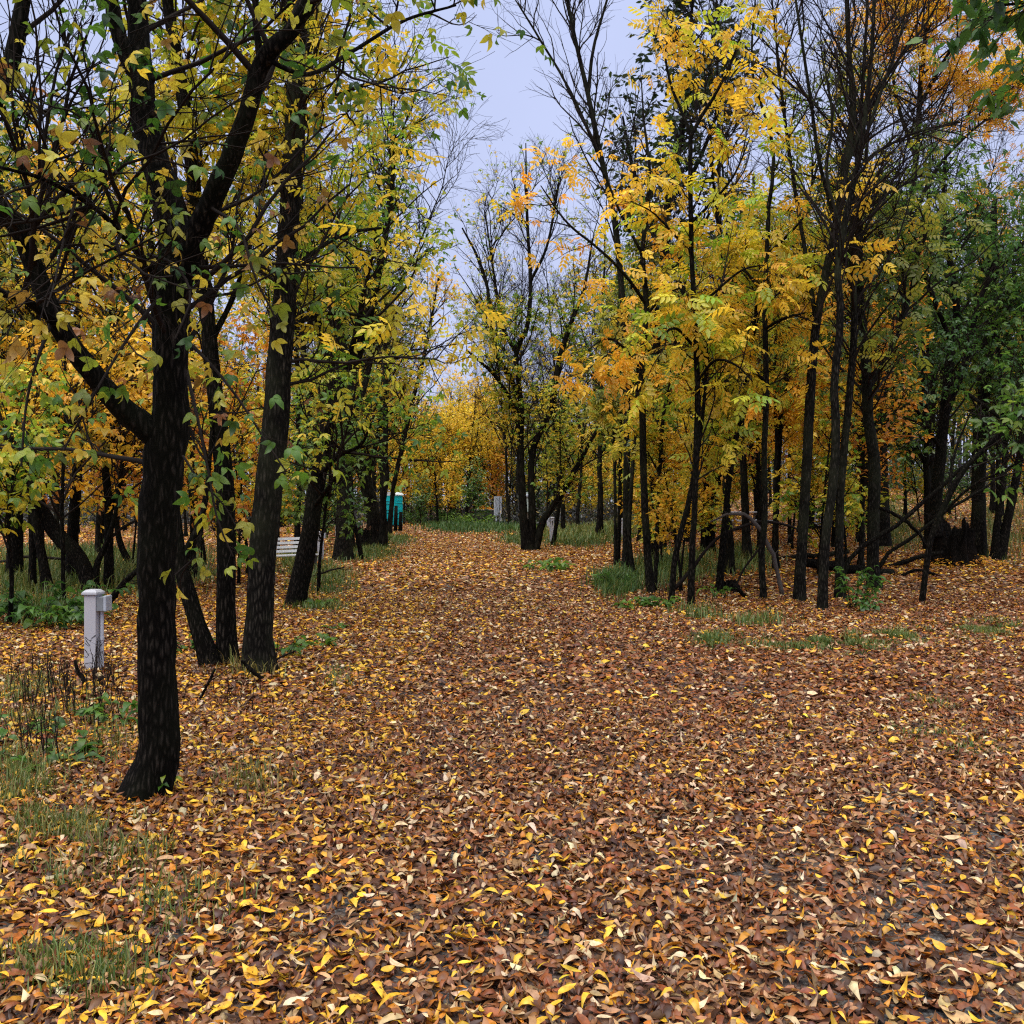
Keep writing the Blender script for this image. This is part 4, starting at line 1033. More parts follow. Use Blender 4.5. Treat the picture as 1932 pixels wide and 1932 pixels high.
def bg(kind, px, Y, scale=1.0, variant=None):
    H, r0, fk, pal, n1, n2, n3, per, tm, sz, l1, l2, l3, t0, words = KINDS[kind]
    variant = int(rng.integers(0, 3 if H > 6 else 2)) if variant is None else variant
    loc = on_ground(px, Y)
    rot = rng.uniform(0, 2 * PI)
    sapling = H < 6
    cat = 'sapling' if sapling else 'tree'
    band = 'nearer' if Y < 32 else ('middle' if Y < 55 else 'far')
    zone = 'left woods' if px < 740 else ('right woods' if px > 1110 else 'lane end woods')
    lm = min(LANDMARKS, key=lambda q: abs(q[0] - px))
    d = px - lm[0]
    side = 'straight behind' if abs(d) < 9 else ('just right of' if 0 < d < 24 else 'just left of' if -24 < d < 0 else 'right of' if d > 0 else 'left of')
    label = f'{words} {cat}, {side} {lm[1]}, {band} {zone}'
    if px < 2: label = f'{words} {cat} in the {band} left woods, cut by the left edge'
    if px > 1930: label = f'{words} {cat} in the {band} right woods, cut by the right edge'
    group = ('saplings' if sapling else 'trees') + ' in the ' + zone
    SEEN[label] = SEEN.get(label, 0) + 1
    sc = (scale * rng.uniform(.92, 1.08), scale * rng.uniform(.92, 1.08), scale)
    nm = {'bare': 'bare_tree', 'pole': 'pole_tree'}.get(kind, 'sapling' if sapling else 'woodland_tree')
    if (kind, variant) not in PROTO:
        g = np.random.default_rng(hash_seed(kind, variant))
        P, R = bg_limbs(g, H * g.uniform(.9, 1.1), r0, fk, .05 if not sapling else .09)
        o = grow(nm, label, cat, None, Y, hash_seed(kind, variant) + 1, pal, tm, sz, n1, n2, n3, l1, l2, l3, per, t0, 'bark_far', .25 if H > 6 else .1, (.1, .95), .35, 9, 22,
                 rmin=.006 if H > 6 else .004, ang=52, group=group, world=(P + 0.0, R), leafmat='leaf_dark' if pal == 'green' else 'leaf', flat=.7)
        o.location = loc; o.rotation_euler = (0, 0, rot); o.scale = sc
        PROTO[(kind, variant)] = o
        return o
    return copy_thing(PROTO[(kind, variant)], loc, rot, label, group, sc)


def hash_seed(k, v):
    return sum(ord(c) * (i + 3) for i, c in enumerate(k)) * 7 + v * 131


_grow_loc = None
placed = []


def free(px, Y, md):
    x = (px - CX) * Y / FPX
    for (a, b) in placed:
        if (a - x) ** 2 + (b - Y) ** 2 < md * md: return False
    return True


def blocked(px, Y):
    x = (px - CX) * Y / FPX
    if 36.5 < Y < 43.5 and px < 560: return True          # side road
    if 48 < Y < 60 and px > 1300 and abs(Y - (50 + (x - 10) * .27)) < 3.5: return True
    if 62 < Y < 82 and abs(x - 25.5) < 5.5: return True     # trailer
    if Y > 60 and px < 770 and px > 690 and Y < 72: return True
    if abs(Y - 36) < 2 and 1350 < px < 1450: return True
    if abs(Y - 45) < 2.2 and 1480 < px < 1580: return True
    return False


def fill(n, pxr, Yr, kinds, md, scale=(.85, 1.15), cond=None):
    ks = list(kinds); w = np.array([kinds[k] for k in ks], float); w /= w.sum()
    c = 0
    for _ in range(n * 30):
        px = rng.uniform(*pxr); Y = rng.uniform(*Yr)
        if blocked(px, Y) or not free(px, Y, md) or (cond and not cond(px, Y)): continue
        placed.append(((px - CX) * Y / FPX, Y))
        bg(ks[rng.choice(len(ks), p=w)], px, Y, rng.uniform(*scale))
        c += 1
        if c >= n: break


ledge = lambda px, Y: px < np.interp(Y, [14, 20, 31, 57, 70], [470, 560, 670, 715, 700])
redge = lambda px, Y: px > np.interp(Y, [14, 24, 30, 60, 70], [1330, 1150, 1180, 1175, 1100])
for px, Y, k, s in [(826, 71, 'bright', .95), (880, 72, 'bright', 1.1), (790, 75, 'bright', 1.1), (935, 73, 'bright', .95), (850, 79, 'bright', 1.3), (905, 80, 'bright', 1.2), (770, 80, 'bright', 1.2), (762, 70, 'sapyellow', 1.3), (960, 72, 'lime', .9), (1015, 70, 'olive', .9), (1065, 62, 'lime', .85),
                    (905, 90, 'bright', 1.3), (1050, 80, 'bare', 1.2), (1000, 92, 'bare', 1.15), (960, 60, 'bare', 1.0), (1090, 58, 'bare', 1.15), (640, 40, 'bare', 1.05), (700, 52, 'bare', 1.15), (722, 33.5, 'bare', 1.2), (1062, 49, 'bare', 1.1), (975, 70, 'bare', 1.35), (1130, 44, 'olive', 1.3), (745, 44, 'bare', .9), (560, 30, 'bare', .95)]:
    if px in (745,): continue
    placed.append(((px - CX) * Y / FPX, Y))
    bg(k, px, Y, s, 0 if k not in ('bare',) else None)

# right woods
fill(12, (1200, 1960), (19, 34), {'pole': 3, 'yellow': 2, 'gold': 1, 'lime': 1.5, 'bare': 2}, 1.6, (.8, 1.1), lambda px, Y: redge(px, Y) and px < 1640)
fill(30, (1130, 1980), (34, 62), {'pole': 3, 'yellow': 2, 'gold': 1.5, 'lime': 2, 'bare': 2.5, 'olive': 2}, 1.8, (.8, 1.15), lambda px, Y: redge(px, Y) and px < 1660)
fill(13, (1650, 1990), (30, 62), {'pole': 2, 'bare': 3, 'olive': 3, 'green': 3}, 1.8, (.85, 1.25))
fill(6, (1700, 1990), (26, 48), {'green': 3, 'olive': 2}, 2.4, (.8, 1.1))
fill(12, (1230, 1620), (17, 32), {'sapyellow': 5, 'sapgold': 1, 'saplime': 2}, 1.3, (.75, 1.15), redge)
fill(14, (1120, 1960), (32, 60), {'sapyellow': 3, 'sapgold': 1, 'saplime': 2, 'sapbare': 3, 'sapgreen': 2}, 1.5, (.8, 1.2), redge)
# left woods
fill(9, (-40, 520), (18, 36), {'pole': 2, 'yellow': 3, 'gold': 2.5, 'bare': 2, 'lime': 2}, 1.8, (.85, 1.15), ledge)
fill(26, (-40, 715), (44, 66), {'yellow': 3, 'gold': 3, 'bare': 2, 'lime': 2, 'olive': 1.5, 'pole': 2}, 2.0, (.9, 1.2), ledge)
fill(12, (-20, 540), (15, 35), {'sapyellow': 4, 'sapgold': 3, 'saplime': 1.5, 'sapbare': 3}, 1.4, (.75, 1.2), ledge)
fill(6, (540, 700), (22, 56), {'saplime': 3, 'lime': 2, 'sapgreen': 1.5, 'pole': 1}, 1.6, (.8, 1.1), ledge)
# end of the lane and the far edge
fill(26, (700, 1180), (72, 92), {'yellow': 3, 'bright': 3, 'bare': 2.5, 'lime': 1.5, 'olive': 1}, 2.2, (.8, 1.1))
fill(24, (-60, 2000), (64, 96), {'yellow': 2, 'gold': 2, 'bare': 3, 'lime': 1.5, 'olive': 3, 'pole': 2}, 2.6, (.9, 1.25))
fill(34, (690, 1240), (69, 84), {'sapyellow': 3, 'sapgold': 1.5, 'saplime': 3, 'sapbare': 3, 'sapgreen': 2}, 1.4, (.8, 1.3), lambda px, Y: not (700 < px < 900 and Y < 76))
fill(26, (-40, 2000), (60, 90), {'sapyellow': 3, 'sapgold': 2, 'saplime': 2, 'sapbare': 4, 'sapgreen': 2}, 1.6, (.8, 1.3))
# ------------------------------------------------------------------ distant woods read as one dark mass
r = np.random.default_rng(55)
n = 34000
ang = r.uniform(-.62, .62, n); rad = r.uniform(94, 128, n)
x = np.tan(ang) * rad; y = rad
top = 9 + 5 * vnoise(x * .12 + 5, 2.5) + 3 * vnoise(x * .4, 7.1)
z = terrain(x, y) + top * r.random(n) ** np.where(np.arange(n) % 3 == 0, 2.6, .85)
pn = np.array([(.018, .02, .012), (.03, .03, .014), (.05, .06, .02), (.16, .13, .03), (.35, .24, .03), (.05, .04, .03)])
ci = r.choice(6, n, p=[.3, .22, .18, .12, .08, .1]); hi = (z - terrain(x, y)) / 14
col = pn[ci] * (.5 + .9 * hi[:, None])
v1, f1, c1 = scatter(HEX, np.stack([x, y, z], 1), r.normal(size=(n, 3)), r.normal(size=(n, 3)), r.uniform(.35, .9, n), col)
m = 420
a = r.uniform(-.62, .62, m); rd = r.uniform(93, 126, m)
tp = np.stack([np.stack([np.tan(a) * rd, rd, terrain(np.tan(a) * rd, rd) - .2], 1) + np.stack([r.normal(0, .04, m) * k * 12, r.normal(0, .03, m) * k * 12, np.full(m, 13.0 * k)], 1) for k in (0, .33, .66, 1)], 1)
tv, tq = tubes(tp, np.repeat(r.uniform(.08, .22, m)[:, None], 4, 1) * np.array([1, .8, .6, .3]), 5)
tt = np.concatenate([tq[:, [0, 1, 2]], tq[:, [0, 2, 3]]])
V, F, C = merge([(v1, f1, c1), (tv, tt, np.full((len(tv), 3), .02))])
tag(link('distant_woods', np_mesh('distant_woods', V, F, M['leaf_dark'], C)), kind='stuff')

# dark brush and undergrowth under the far trees
n = 5200
px = r.uniform(-60, 2000, n); Y = r.uniform(60, 92, n)
k = ~((px > 690) & (px < 940) & (Y < 74)) & ~((np.abs((px - CX) * Y / FPX - 25.5) < 6) & (Y < 76)) & ~((px > 1300) & (Y < 70))
px, Y = px[k], Y[k]; n = len(px); x = (px - CX) * Y / FPX
b = np.stack([x, Y, terrain(x, Y)], 1)
dirs = nrm(np.stack([r.normal(0, .6, n), r.normal(0, .6, n), r.uniform(.3, 1.2, n)], 1)); L = r.uniform(.8, 3.2, n)[:, None]
pts = np.stack([b, b + dirs * L * .5 + r.normal(0, .1, (n, 3)), b + dirs * L + r.normal(0, .25, (n, 3)) - np.array([0, 0, .2])], 1)
bv, bq = tubes(pts, np.full((n, 3), .022) * np.array([1, .7, .35]), 3)
n2 = 34000
px2 = r.uniform(-60, 2000, n2); Y2 = r.uniform(62, 94, n2); x2 = (px2 - CX) * Y2 / FPX
kk = ~((px2 > 690) & (px2 < 940) & (Y2 < 74)) & ~((np.abs(x2 - 25.5) < 6) & (Y2 < 78)) & ~((px2 > 1300) & (Y2 < 72)); x2, Y2 = x2[kk], Y2[kk]; n2 = len(x2)
hgt = (2.6 * vnoise(x2 * .5 + 3, Y2 * .5) + .4) * np.where(Y2 > 76, 1.9, 1)
z2 = terrain(x2, Y2) + hgt * r.random(n2)
pc = np.array([(.02, .028, .012), (.03, .04, .015), (.05, .065, .02), (.035, .025, .015), (.16, .12, .03), (.3, .2, .03)])[r.choice(6, n2, p=[.3, .24, .17, .15, .09, .05])]
uv, uf, uc = scatter(HEX, np.stack([x2, Y2, z2], 1), r.normal(size=(n2, 3)), r.normal(size=(n2, 3)) + np.array([0, 0, .8]), r.uniform(.16, .34, n2), pc)
bt = np.concatenate([bq[:, [0, 1, 2]], bq[:, [0, 2, 3]]])
V, F, C = merge([(uv, uf, uc), (bv, bt, np.full((len(bv), 3), .022))])
tag(link('woodland_undergrowth', np_mesh('woodland_undergrowth', V, F, M['leaf_dark'], C)), kind='stuff')

# ================================================================== weeds and bushes
def weed_mesh(rng, nst, h, spread, leafn, size, tmpl, pal, tone):
    st, pos, d, tn = [], [], [], []
    for i in range(nst):
        a = rng.uniform(0, 2 * PI); o = rng.uniform(0, spread * .35)
        b = np.array([math.cos(a) * o, math.sin(a) * o, -.01]); hh = h * rng.uniform(.5, 1.1)
        e = b + np.array([math.cos(a) * spread * rng.uniform(.3, 1), math.sin(a) * spread * rng.uniform(.3, 1), hh])
        m_ = (b + e) / 2 + np.array([0, 0, hh * .2])
        s = catmull([b, m_, e], 6); st.append(s)
        for j in range(leafn):
            k = rng.uniform(.25, 1) * 5; i0 = min(int(k), 4)
            pos.append(s[i0] + (s[i0 + 1] - s[i0]) * (k - i0)); aa = a + rng.normal(0, 1.0)
            d.append((math.cos(aa), math.sin(aa), rng.normal(-.05, .3))); tn.append(tone + rng.normal(0, .1))
    st = np.array(st)
    v, q = tubes(st, np.full(st.shape[:2], .004) * np.linspace(1, .5, 6), 4)
    lv = scatter(tmpl, np.array(pos), np.array(d), nrm(np.array([0, 0, 1.]) + .35 * rng.normal(size=(len(pos), 3))), size * np.clip(rng.normal(1, .3, len(pos)), .5, 1.6), pick(rng, pal, np.array(tn)))
    return (v, q), lv


def make_weed(name, label, cat, loc, rotz, spec, group=None, seed=0):
    g = np.random.default_rng(seed)
    (v, q), (lv, lf, lc) = weed_mesh(g, *spec)
    o = thing(name, label, cat, loc, rotz, group)
    link('stem', np_mesh('stem', v, q, M['twig']), o)
    link('foliage', np_mesh('foliage', lv, lf, M['leaf'], lc, False), o)
    return o


BROAD = ovate(-.5, .25, .2, .24)
PALW = 'green'
WE = 'green weeds along the lane'
rosette = (12, .14, .2, 2, .15, BROAD, PALW, .6)
leafy = (16, .55, .3, 7, .11, BROAD, PALW, .45)
weeds = [
    ('rosette of long green leaves just below the big grass tuft, right lane edge', 1190, 1150, rosette, 1.1),
    ('spreading green weed at the foot of the slim trunks, right of the lower rosette', 1250, 1150, (16, .2, .3, 3, .13, BROAD, PALW, .6), 1.0),
    ('low broad weed flat on the leaves at the right edge of the lane, standing alone', 1030, 1078, (22, .22, .55, 3, .16, BROAD, PALW, .75), 1.25),
    ('pale blue green broad leaved weed beside the leaning black sticks in the thicket', 1358, 1130, (9, .3, .22, 2, .17, BROAD, PALW, .7), 1.0),
    ('bushy blue green weed below the grey trunk right of the stripped one', 1612, 1150, leafy, 1.15),
    ('small drooping weed right of the bushy blue green weed', 1640, 1158, (9, .3, .2, 4, .12, BROAD, PALW, .4), .9),
    ('dark weed patch behind the white post on the left, widest of its kind', 75, 1180, (34, .4, .75, 6, .13, BROAD, PALW, .35), 1.3),
    ('dark bushy weed between the widest patch and the white post', 120, 1188, (22, .35, .5, 6, .12, BROAD, PALW, .4), 1.0),
    ('bright green sprig growing against the foot of the biggest black trunk', 318, 1512, (4, .34, .1, 4, .06, BROAD, 'limegold', .12), .9),
    ('second bright sprig low in front of the biggest black trunk', 285, 1522, (4, .22, .12, 5, .06, BROAD, 'limegold', .12), .9),
    ('green rosette on the leaves right of the trio of trunks', 600, 1225, rosette, .9),
    ('small rosette beyond the trio at the lane edge, under the leaning tree', 600, 1150, rosette, 1.0),
    ('broad leaved weed between the leaning thin trunk and the straight one', 355, 1235, (10, .2, .25, 3, .14, BROAD, PALW, .55), 1.0),
    ('weed with grey green leaves at the foot of the stout furrowed trunk', 535, 1240, (8, .22, .25, 3, .13, BROAD, PALW, .55), 1.0),
    ('green rosette at the left lane edge near the short grass', 640, 1190, (10, .1, .2, 2, .12, BROAD, PALW, .6), .9),
    ('loose weed left of the biggest black trunk, beside the dry stalks', 215, 1365, (10, .2, .3, 4, .10, BROAD, PALW, .5), 1.0),
    ('trailing weed in the left foreground below the dry stalks', 90, 1440, (12, .12, .35, 4, .09, BROAD, PALW, .45), 1.0),
    ('small weed at the left picture edge beside the lowest dry stalks', 20, 1400, (10, .16, .3, 4, .09, BROAD, PALW, .4), 1.0),
    ('dark grass like tuft of weed at the foot of the leftmost thicket trunks', 1150, 1112, (20, .3, .35, 3, .16, ovate(.4, .1, .1, .1), PALW, .45), 1.2),
]
for i, (lab, px, py, spec, sc) in enumerate(weeds):
    o = make_weed('weed', lab, 'weed', on_ground(px, dist(px, py)), random.uniform(0, 6), spec, WE, 900 + i)
    o.scale = (sc, sc, sc)
bush = (40, 1.2, 1.0, 12, .16, BROAD, PALW, .45)
for i, (lab, px, Y, spec, sc) in enumerate([
    ('green leafy bush at the far bend of the lane, nearest to the teal toilet', 782, 71, bush, 1.1),
    ('dark low bush behind the island grass, right of the bend bush', 838, 73, bush, 1.0),
    ('leafy green bush growing in front of the flat lidded bin', 905, 66, (50, .9, 1.5, 10, .14, BROAD, 'limegold', .12), 1.0),
    ('leafy green bush left of the flat lidded bin', 868, 68, (46, .9, 1.3, 10, .14, BROAD, 'green', .7), 1.0),
    ('orange leaved bush right behind the flat lidded bin', 922, 75, (40, 1.7, 1.3, 10, .16, HEX, 'orange', .5), 1.1)]):
    o = make_weed('bush', lab, 'bush', on_ground(px, Y), random.uniform(0, 6), spec, 'bushes at the end of the lane', 950 + i)
    o.scale = (sc, sc, sc)

# ================================================================== fallen wood
def stick(name, label, cat, pts, mat='twig', Y=None, sides=9, twigs=0, seed=0, group=None, K=16, rel=False):
    """pts: px, py, width, [height above ground] ; each point stands at its own ground distance unless Y is given"""
    g = np.random.default_rng(seed)
    W = []
    for q in pts:
        yy = Y if Y else dist(q[0], q[1])
        p = at(q[0], q[1], yy + (q[3] if len(q) > 3 else 0)); W.append((*p, q[2] * yy / FPX / 2))
    c = catmull(W, K); base = c[len(c) // 2, :3].copy(); base[2] = gz(base[0], base[1])
    P = (c[:, :3] - base)[None]; R = c[None, :, 3]
    P = P + g.normal(size=P.shape) * R[..., None] * .18
    v, q = tubes(P, R, sides, 1 + .1 * g.normal(size=(1, K, sides)))
    # close the ends
    o = thing(name, label, cat, base, 0, group)
    n0 = len(v); v = np.concatenate([v, P[0, :1], P[0, -1:]])
    caps = [(n0, (i + 1) % sides, i, i) for i in range(sides)]
    q = [tuple(f) for f in q]
    me = bpy.data.meshes.new('wood')
    faces = q + [(n0, (i + 1) % sides, i) for i in range(sides)] + [(n0 + 1, (K - 1) * sides + i, (K - 1) * sides + (i + 1) % sides) for i in range(sides)]
    me.from_pydata([tuple(x) for x in v], [], faces); me.materials.append(M[mat])
    for p_ in me.polygons: p_.use_smooth = True
    link('wood', me, o)
    if twigs:
        c1, r1, _ = spawn(g, P, R, twigs, (.3, 1), .6, 50, 6, .15, .15, .012, .003)
        c2, r2, _ = spawn(g, c1, r1, twigs * 4, (.2, 1), .25, 45, 4, .1, .15, .012, .002)
        a, b = tubes(c1, r1, 4); a2, b2 = tubes(c2, r2, 3)
        link('twigs', np_mesh('twigs', np.concatenate([a, a2]), np.concatenate([b, b2 + len(a)]), M[mat if mat != 'bark' else 'twig']), o)
    return o


stick('fallen_log', 'thick dark log lying behind the slim trunks, ending at the grey trunk by the stump', 'log', [(1515, 1062, 17), (1560, 1066, 18), (1610, 1074, 18), (1660, 1080, 19), (1684, 1083, 19)], 'bark', dist(1610, 1086), 12, 0, 1)
stick('fallen_log', 'thinner mossy log farther back, left of the thick log', 'log', [(1440, 1057, 8), (1500, 1052, 9), (1560, 1046, 9), (1600, 1041, 8)], 'bark_ash', dist(1520, 1056), 10, 6, 2)
stick('fallen_log', 'log slanting up towards the charred stump from the thick log', 'log', [(1655, 1076, 9), (1700, 1062, 9), (1740, 1050, 8), (1780, 1042, 7)], 'bark', dist(1700, 1072), 10, 5, 3)
stick('fallen_branch', 'pale grey dead sapling bent over into an arch among the slim trunks', 'branch', [(1476, 1127, 8), (1462, 1062, 8), (1436, 1002, 8), (1409, 973, 7), (1372, 971, 5), (1340, 985, 3)], 'twig_grey', dist(1476, 1127), 8, 5, 4)
stick('fallen_branch', 'long dark branch arching low across the thicket towards the big bare trunk', 'branch', [(1270, 1112, 7), (1290, 1092, 7), (1355, 1014, 6), (1421, 987, 6), (1450, 984, 5), (1496, 994, 4), (1530, 1012, 3)], 'twig', dist(1290, 1120), 8, 10, 5)
stick('fallen_branch', 'thin broken stick leaning on the wobbling slim ash', 'branch', [(1383, 1122, 5), (1400, 1080, 4), (1425, 1045, 4), (1440, 1028, 3)], 'twig', dist(1383, 1123), 7, 3, 6)
stick('fallen_branch', 'long bent sapling sweeping up to the right from the foot of the trunk with weeds', 'branch', [(1583, 1126, 10), (1590, 1092, 9), (1602, 1056, 9), (1641, 1021, 9), (1688, 993, 8), (1761, 930, 8), (1830, 870, 7), (1900, 810, 6), (1960, 750, 5)], 'bark', dist(1583, 1132), 9, 8, 7)
stick('fallen_branch', 'second bent sapling sweeping right from the end of the thick log', 'branch', [(1652, 1080, 8), (1681, 1040, 7), (1724, 1012, 7), (1780, 968, 6), (1850, 925, 5), (1910, 882, 4)], 'bark', dist(1652, 1092), 8, 8, 8)
stick('fallen_branch', 'dark bough crossing down to the right from the grey trunk to the crooked sapling', 'branch', [(1660, 957, 7), (1690, 972, 7), (1717, 990, 7), (1738, 1012, 6), (1750, 1035, 6)], 'bark', dist(1737, 1142) + 1.2, 8, 6, 9)
stick('fallen_branch', 'black rotten sticks leaning out of the leaves below the bowing trunk', 'branch', [(1380, 1100, 9), (1392, 1112, 9), (1405, 1125, 8)], 'charred', dist(1395, 1130), 8, 0, 10)
stick('fallen_branch', 'longest black piece of bark on the leaves right of the biggest black trunk', 'branch', [(370, 1392, 6), (410, 1396, 7), (450, 1393, 6), (480, 1396, 4)], 'charred', dist(420, 1400), 8, 0, 11)
stick('fallen_branch', 'black piece of bark on the leaves, farthest of the three by the trunk', 'branch', [(492, 1352, 5), (525, 1357, 8), (555, 1362, 6)], 'charred', dist(525, 1362), 8, 0, 12)
stick('fallen_branch', 'short black stick between the two bark pieces right of the biggest trunk', 'branch', [(472, 1378, 3), (500, 1382, 4), (530, 1380, 3)], 'charred', dist(500, 1384), 8, 0, 13)
stick('fallen_branch', 'curved dark stick lying from the foot of the trio to the lane', 'branch', [(455, 1245, 6), (475, 1265, 8), (500, 1284, 7)], 'bark', dist(480, 1290), 8, 0, 14)
stick('fallen_branch', 'crooked stick leaning from the ground up to the leaning thin trunk', 'branch', [(374, 1325, 4), (392, 1290, 5), (405, 1262, 5)], 'bark', dist(374, 1328), 8, 2, 15)
stick('fallen_branch', 'dark twigs spreading at the right foot of the stout furrowed trunk', 'branch', [(500, 1258, 5), (530, 1240, 4), (558, 1228, 3)], 'twig', dist(520, 1262), 7, 4, 16)
stick('fallen_branch', 'black forked branch on the ground in front of the white post', 'branch', [(142, 1245, 5), (150, 1272, 8), (172, 1290, 8), (195, 1278, 6)], 'charred', dist(165, 1298), 8, 3, 17)
stick('fallen_branch', 'heavy dark branch slanting from behind the white post to the biggest black trunk', 'branch', [(202, 1144, 15), (222, 1114, 12), (250, 1084, 11), (280, 1060, 9)], 'bark', dist(202, 1146), 9, 8, 18)
stick('fallen_branch', 'dead branch lying across the grass beyond the far left trunks', 'branch', [(0, 1060, 5), (60, 1050, 6), (120, 1055, 5), (170, 1062, 4)], 'twig', dist(80, 1085), 7, 6, 19)
stick('fallen_branch', 'low tangle of dead twigs at the lane edge between leaning tree and numbered post', 'branch', [(560, 1100, 4), (610, 1080, 4), (650, 1070, 3)], 'twig', dist(600, 1098), 7, 14, 20)
stick('fallen_branch', 'dark stick lying on the leaves under the crooked leaning sapling', 'branch', [(1700, 1085, 5), (1735, 1076, 6), (1775, 1088, 5)], 'charred', dist(1735, 1090), 8, 0, 21)
stick('fallen_branch', 'black stick on the ground at the right edge of the near litter', 'branch', [(1770, 1352, 5), (1800, 1360, 4), (1850, 1356, 3)], 'charred', dist(1800, 1364), 7, 0, 22)

# charred broken stump with a ragged rim
def stump(name, label, px, py, wpx, hpx, mat, seed, spikes, topmat=None, group=None):
    g = np.random.default_rng(seed); Y = dist(px, py); loc = on_ground(px, Y)
    R0 = wpx * Y / FPX / 2; H = hpx * Y / FPX
    n = 40; rows = 9
    a = np.linspace(0, 2 * PI, n, endpoint=False)
    rim = np.array([max(0, sum(h * min(1, 2.2 * max(0, 1 - abs(((x - c + PI) % (2 * PI)) - PI) / w)) for c, h, w in spikes)) for x in a])
    rim = H * (.66 + rim) * (1 + .09 * g.normal(size=n))
    V = []
    ridge = 1 + .09 * g.normal(size=n) + .07 * np.cos(5 * a + 2)
    for k in range(rows):
        t = k / (rows - 1)
        rr = R0 * (1 + .3 * (1 - t) ** 3 * (1 + .6 * np.cos(4 * a + 1))) * (1 - .06 * t) * (1 + .05 * g.normal(size=n)) * ridge
        V.append(np.stack([rr * np.cos(a), rr * np.sin(a), -.05 + (rim + .05) * t], 1))
    inner = [np.stack([V[-1][:, 0] * .72, V[-1][:, 1] * .72, rim * .94], 1), np.stack([V[-1][:, 0] * .6, V[-1][:, 1] * .6, np.minimum(rim * .6, H * .4)], 1), np.stack([V[-1][:, 0] * .05, V[-1][:, 1] * .05, np.full(n, H * .35)], 1)]
    allv = np.concatenate(V + inner); R = rows + 3
    i = np.arange(R - 1)[:, None] * n; j = np.arange(n)[None]; j2 = (j + 1) % n
    F = np.stack([i + j, i + j2, i + n + j2, i + n + j], -1).reshape(-1, 4)
    o = thing(name, label, 'stump', loc, 0, group)
    nout = (rows - 1) * n
    link('trunk', np_mesh('trunk', allv, F[:nout], M[mat]), o)
    link('hollow', np_mesh('hollow', allv, F[nout:], M[topmat or mat]), o)
    return o


stump('tree_stump', 'charred black broken stump with jagged splinters, fallen leaves around it', 1800, 1068, 74, 84, 'charred', 4, [(4.9, .42, .26), (5.6, .12, .5), (0.6, .2, .8), (2.0, .3, 1.0), (3.9, .06, .5)])
stump('tree_stump', 'sawn stump with a reddish cut top beside the curved lane edge trunk', 688, 1036, 26, 36, 'bark_ash', 5, [(0, .45, 9)], 'bare_wood')
stump('tree_stump', 'low rotten root lump under the slim trunks of the thicket', 1376, 1118, 34, 22, 'charred', 6, [(1, .3, 1.2), (4, .4, .8)])

# leaves caught on the stump
r = np.random.default_rng(66)
Ys = dist(1800, 1068); c0 = on_ground(1805, Ys)
n = 420; aa = r.uniform(PI, 2 * PI, n); rr = r.uniform(.25, 1.1, n)
p = np.stack([c0[0] + rr * 1.1 * np.cos(aa), c0[1] + .1 + rr * np.sin(aa) * .9, c0[2] + .04 + np.clip(.42 - .4 * rr, 0, 1) * r.random(n) + .02], 1)
v, f, c = scatter(HEX, p, np.stack([r.normal(size=n), r.normal(size=n), r.normal(0, .3, n)], 1), nrm(np.stack([r.normal(0, .4, n), r.normal(-.2, .4, n), np.ones(n)], 1)), r.uniform(.06, .12, n), pick(r, 'orange', r.uniform(.2, .9, n)) * .8)
tag(link('leaves_heaped_on_stump', np_mesh('leaves_heaped_on_stump', v, f, M['litter'], c)), kind='stuff')

# ================================================================== things people put here
def digits(text, size, mat, parent, loc, rot):
    cu = bpy.data.curves.new('number', 'FONT'); cu.body = text; cu.size = size; cu.align_x = 'CENTER'; cu.align_y = 'CENTER'
    cu.space_line = .8; cu.extrude = .0015; cu.offset = .007
    t = bpy.data.objects.new('number', cu); COL.objects.link(t)
    me = bpy.data.meshes.new_from_object(t.evaluated_get(bpy.context.evaluated_depsgraph_get()))
    bpy.data.objects.remove(t); bpy.data.curves.remove(cu)
    me.materials.clear(); me.materials.append(mat)
    o = link('number', me, parent, loc); o.rotation_euler = rot
    return o


